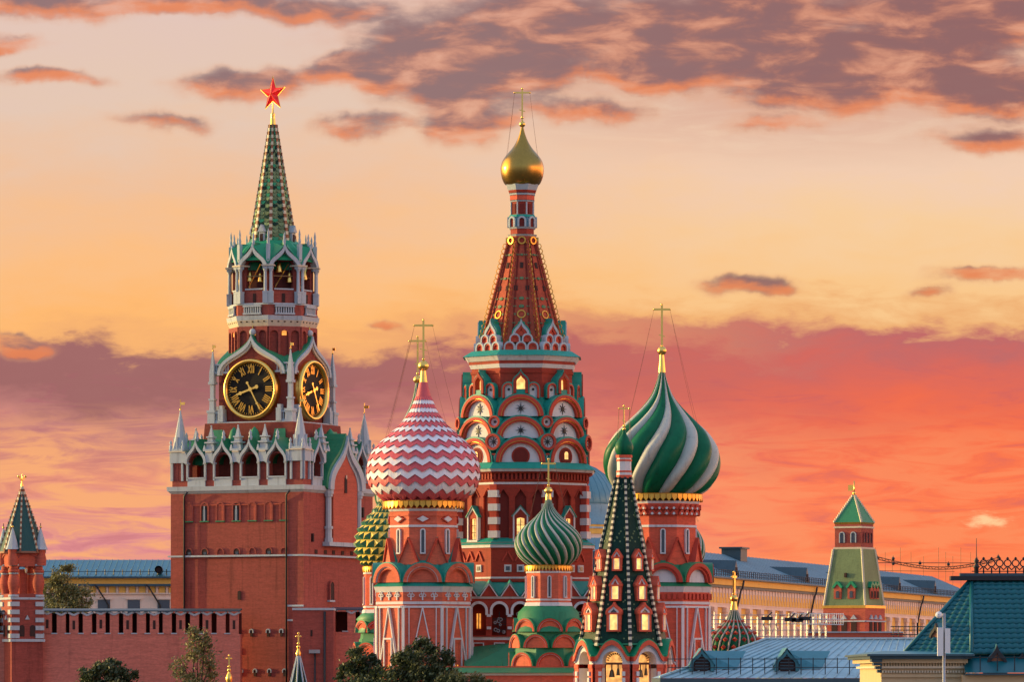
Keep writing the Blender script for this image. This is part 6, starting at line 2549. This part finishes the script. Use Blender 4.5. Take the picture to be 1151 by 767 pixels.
    b.box(wr - .1, xr, -1.2, .6, z(759.5), zz - .02, 'zinc_dark')
    for k in range(12):
        b.box(wr + .5 + k * .7, wr + .54 + k * .7, -.95, -.9, zz, zz + .7, 'black_iron')
    b.tube([(wr, -.92, zz + .62), (xr, -.92, zz + .62)], .02, 'black_iron', 5)
    b.build('eave', t)

    def dormer(pxx, py, yy, s_, rot=0.0):
        m = MB()
        o = Matrix.Translation((l(pxx - px), yy, z(py))) @ Matrix.Rotation(rot, 4, 'Z') @ Matrix.Scale(s_, 4)
        pts = archpts(0, -.55, .42, -.1, 'ogee', .85)
        inner = archpts(0, -.45, .30, -.1, 'ogee', .55)
        m.band(pts, inner, -.1, .1, 'black_iron', o)
        m.ext(inner, .0, .05, 'rib_brown', o)
        m.band([(x, zz_ + .03) for x, zz_ in pts], pts, .1, 1.6, 'copper_roof', o)
        m.band(pts, [(x * .97, zz_ - .02) for x, zz_ in pts], .1, 1.6, 'copper_roof', o)
        m.build('dormer', r)
    dormer(1120, 746, -.2, 1.0)
    dormer(1056, 716, 1.6, .75, R(-40))
    dormer(1149, 745, .0, .55)


tile_roof_building()

# phone mast in front of the tiled roof
P = Px(188.0)
l, z = P.l, P.z
t = thing('antenna_mast', 'thin steel mast with two white panel antennas and a small dish', 'antenna mast', (P.x(1061), P.d, 0))
m = MB()
m.tube([(0, 0, 0), (0, 0, z(690))], .06, 'galv_steel', 10)
m.build('mast', t)
m = MB()
m.box(-.11, .11, -.11, .07, z(738), z(706), 'antenna_white')
m.box(-.04, .04, .07, .26, z(733), z(731), 'galv_steel')
m.box(-.04, .04, .07, .26, z(714), z(712), 'galv_steel')
a1 = m.build('antenna_panel', t, (l(-4.5), -.12, 0))
m = MB()
m.box(-.10, .10, -.11, .07, z(735), z(707), 'antenna_white')
m.box(-.04, .04, .07, .26, z(728), z(726), 'galv_steel')
m.build('antenna_panel', t, (l(3.6), -.12, 0))
m = MB()
Md = Matrix.Translation((l(-6.2), -.1, z(692.5))) @ Matrix.Rotation(R(70), 4, 'X')
m.lathe([(.02, -.05), (.10, -.02), (.13, .04), (.13, .1), (.02, .12)], 'antenna_white', 18, Md)
m.tube([(l(-6), -.05, z(692.5)), (0, 0, z(694))], .02, 'galv_steel', 5)
m.build('dish', t)


# ------------------------------------------------------------------ scaffolding and stage rigging
P = Px(600.0)
l, z = P.l, P.z
t = thing('scaffolding', 'grey tube scaffolding with railings in front of the yellow palace', 'scaffolding', (P.x(870), P.d, 0))
m = MB()
r_ = random.Random(9)
x = -74
while x < 62:
    m.tube([(l(x), 0, 0), (l(x), 0, z(r_.choice((690, 692, 688, 694))))], .055, 'galv_steel', 5)
    m.tube([(l(x), 2, 0), (l(x), 2, z(694))], .055, 'galv_steel', 5)
    if r_.random() < .6:
        m.tube([(l(x), 0, z(716)), (l(x + 7), 0, z(700))], .04, 'galv_steel', 4)
    x += 7
for y in (692, 697, 702, 709, 716):
    m.tube([(l(-74), 0, z(y)), (l(60), 0, z(y))], .05, 'galv_steel', 5)
m.build('tube_frame', t)
for k, (xx, yy) in enumerate(((-8, 695), (18, 696), (26, 697), (34, 695))):
    m = MB()
    m.box(-.7, .7, -.3, .3, 0, .45, 'black_iron')
    m.tube([(0, 0, .4), (.6, -.3, 1.0)], .08, 'black_iron', 5)
    m.build('lamp_bracket', t, (l(xx), -.3, z(yy + 3)))
m = MB()
for k in range(24):
    xx = 20 + k * 2.5
    m.tube([(l(xx), -.4, z(702)), (l(xx), -.4, z(690))], .045, 'antenna_white', 4)
for y in (690, 696, 702):
    m.tube([(l(20), -.4, z(y + 0)), (l(78), -.4, z(y + 1))], .05, 'antenna_white', 4)
m.build('railing', t)
P = Px(620.0)
l, z = P.l, P.z
m = MB()
for k in range(7):
    m.tube([(l(1004 + k * 6 - 1015), 0, 0), (l(1004 + k * 6 - 1015), 0, z(704))], .05, 'black_iron', 5)
for y in (705, 709, 714):
    m.tube([(l(-14), 0, z(y)), (l(30), 0, z(y))], .06, 'black_iron', 5)
tag(m.build('scaffold_bridge', None, (P.x(1015), P.d, 0)), 'small dark scaffold bridge before the yellow palace, right of the distant tower', 'scaffold')

P = Px(960.0)
l, z = P.l, P.z
t = thing('stage_rigging', 'thin rusty stage rig with long sagging boom and wire masts beyond the palace roof', 'stage rigging', (P.x(985), P.d, 0))
m = MB()


def boom(px):
    q = (px - 983) / 140
    return 627 + 14 * math.sin(q * PI * .9) - 3 * q


prev = None
for i in range(41):
    pxx = 983 + 140 * i / 40
    a = Vector((l(pxx - 985), 0, z(boom(pxx) - 1.5)))
    c = Vector((l(pxx - 985), 0, z(boom(pxx) + 1.2)))
    if prev:
        m.tube([prev[0], a], .085, 'rib_brown', 4)
        m.tube([prev[1], c], .085, 'rib_brown', 4)
        m.tube([prev[0], c] if i % 2 else [prev[1], a], .06, 'rib_brown', 4)
    prev = (a, c)
m.tube([(l(0), 0, z(633)), (l(130), 0, z(633.5))], .07, 'rib_brown', 4)
m.tube([(l(0), 0, z(642)), (l(88), 0, z(643))], .05, 'rib_brown', 4)
m.build('boom', t)
m = MB()
for i, pxx in enumerate((984, 995, 1003, 1012, 1024, 1038, 1055, 1063, 1071, 1080, 1091, 1099)):
    m.tube([(l(pxx - 985), 0, 0), (l(pxx - 985), 0, z(616 + 5 * ((i * 7) % 3)))], .04, 'rib_brown', 4)
m.build('mast', t)
for pxx, y in ((986, 627), (1004, 628), (1066, 634.5), (1034, 633), (1004, 633.5), (1122, 626)):
    m = MB()
    m.ball((0, 0, -.1), .34, 'black_iron', 8)
    m.tube([(0, 0, .1), (0, 0, .5)], .08, 'black_iron', 5)
    m.build('lamp', t, (l(pxx - 985), -.1, z(y)))

# ------------------------------------------------------------------ small spires at the lower edge
P = Px(392.0)
l, z = P.l, P.z
t = thing('porch_spire', 'small dark green tent spire with gold orb and cross, between wall and cathedral', 'spire', (P.x(335.5), P.d, 0), R(14), 'small spires at the lower edge')
b = MB()
b.fru(l(13), 0, l(13), z(800), 'coral_red')
b.build('body', t)
b = MB()
b.fru(l(16), z(800), l(1.4), z(737), 'tent_scale')
r = b.build('tent_roof', t)
m = MB()
c0 = l(16) / math.cos(PI / 8)
m.tube([(0, -c0, z(800)), (0, -l(1.5), z(737))], .07, 'white_stone', 5)
fan(m.build('rib', r), [R(22.5 + 45 * k) for k in range(8)], r)
c = cross_mesh(P, 335.5, 711, 716, 2.4, 724, 728, 2.2, 1.0)
c.lathe([(l(2.6), z(738)), (l(3.2), z(735)), (l(1.6), z(731.5)), (l(1.2), z(728))], 'gold', 12)
c.build('cross', t)
t = thing('porch_spire', 'tip of a gilded onion finial with cross, lowest spire in front of the brick wall', 'spire', (P.x(257.5), P.d, 0), 0, 'small spires at the lower edge')
b = MB()
b.fru(l(12), 0, l(12), z(810), 'coral_red')
b.fru(l(12), z(810), l(2.5), z(768), 'tent_scale')
b.build('tent_roof', t)
c = cross_mesh(P, 257.5, 736, 741, 2.4, 750, 754, 2.2, 1.1)
c.lathe([(l(2.6), z(769)), (l(3.8), z(764)), (l(3.2), z(760.5)), (l(1.4), z(757)), (l(1.0), z(754))], 'gold', 14)
c.build('cross', t)


# ------------------------------------------------------------------ trees
def tree(name, label, px, dist, top, crown, key, nleaf, size, seed, group=None, gap=.85):
    """crown: list of (dx px, py centre, half width px, half height px)"""
    P = Px(dist)
    l, z = P.l, P.z
    r = random.Random(seed)
    t = thing(name, label, 'tree', (P.x(px), P.d, 0), 0, group or 'trees')
    b = MB()
    zt = z(top)
    cen = [Vector((l(dx), r.uniform(-1, 1) * l(hw) * .4, z(py))) for dx, py, hw, hh in crown]
    zc = min(c.z for c in cen) - 2.5
    b.tube([(0, 0, 0), (r.uniform(-.2, .2), 0, zc * .5), (0, 0, zc)], [.32, .24, .17], 'bark', 9)
    for c in cen:
        mid = Vector((0, 0, zc)).lerp(c, .5) + Vector((r.uniform(-.4, .4), r.uniform(-.4, .4), -.2))
        b.tube([(0, 0, zc), mid, c], [.15, .09, .04], 'bark', 6)
    clumps = []
    for c, (dx, py, hw, hh) in zip(cen, crown):
        for k in range(max(10, int(l(hw) * l(hh) * 13))):
            d = Vector((r.gauss(0, 1), r.gauss(0, 1), r.gauss(0, 1))).normalized() * r.random() ** .32
            p = c + Vector((d.x * l(hw), d.y * l(hw) * .9, d.z * l(hh)))
            clumps.append((p, r.choice((.10, .16, .24, .42)) * (l(hw) + l(hh)) * .30 + .09))
            b.tube([c.lerp(p, .15), p], [.03, .012], 'bark', 4)
    b.build('trunk', t)
    m = MB()
    per = max(1, nleaf // len(clumps))
    for p, s_ in clumps:
        for k in range(per):
            d = Vector((r.gauss(0, 1), r.gauss(0, 1), r.gauss(0, .8)))
            q = p + d * s_ * gap
            a = Vector((r.gauss(0, 1), r.gauss(0, 1), r.gauss(0, 1))).normalized()
            u = a.orthogonal().normalized()
            w = a.cross(u)
            sz = size * r.uniform(.6, 1.3)
            m.add([q - u * sz, q + w * sz * .45, q + u * sz, q - w * sz * .45], [(0, 1, 2, 3)], key)
    m.build('crown', t, fix=False)


tree('leafy_tree', 'dark leafy tree in front of the zigzag domed chapel, broadest of the cluster', 470, 376, 722,
     [(0, 741, 26, 17), (-14, 752, 20, 16), (16, 757, 26, 14), (4, 728, 12, 8), (-2, 770, 45, 16), (30, 742, 10, 8)], 'leaf_dark', 15000, .15, 1)
tree('leafy_tree', 'dark leafy tree at the left end of the cluster before the cathedral', 404, 378, 728,
     [(0, 741, 14, 12), (-4, 756, 22, 13), (12, 748, 16, 12), (-2, 770, 30, 12), (18, 762, 16, 10)], 'leaf_dark', 10000, .15, 2)
tree('young_tree', 'paler feathery tree top at the right end of the cluster, below the gallery', 520, 374, 758,
     [(0, 768, 24, 8), (-16, 766, 16, 9), (20, 772, 18, 8)], 'leaf_mid', 4500, .13, 3)
tree('leafy_tree', 'round dark tree top standing alone against the left brick wall', 122, 420, 741,
     [(0, 754, 18, 11), (-16, 762, 18, 10), (16, 763, 18, 10), (0, 775, 34, 14), (-4, 748, 10, 7)], 'leaf_dark', 9000, .16, 4)
tree('birch', 'thin pale sparse tree before the brick wall left of the clock tower', 222, 420, 705,
     [(0, 735, 17, 26), (-14, 752, 16, 16), (13, 750, 14, 20), (-4, 712, 7, 9), (8, 722, 8, 10), (0, 772, 26, 14)], 'leaf_pale', 3000, .15, 5, gap=1.0)
tree('leafy_tree', 'tall bushy tree behind the fortress wall beside the little turret', 72, 540, 636,
     [(-2, 652, 15, 12), (10, 666, 19, 12), (-9, 668, 17, 14), (18, 680, 15, 12), (0, 690, 25, 16), (4, 642, 8, 6)], 'leaf_pale', 8000, .17, 6, gap=1.0)
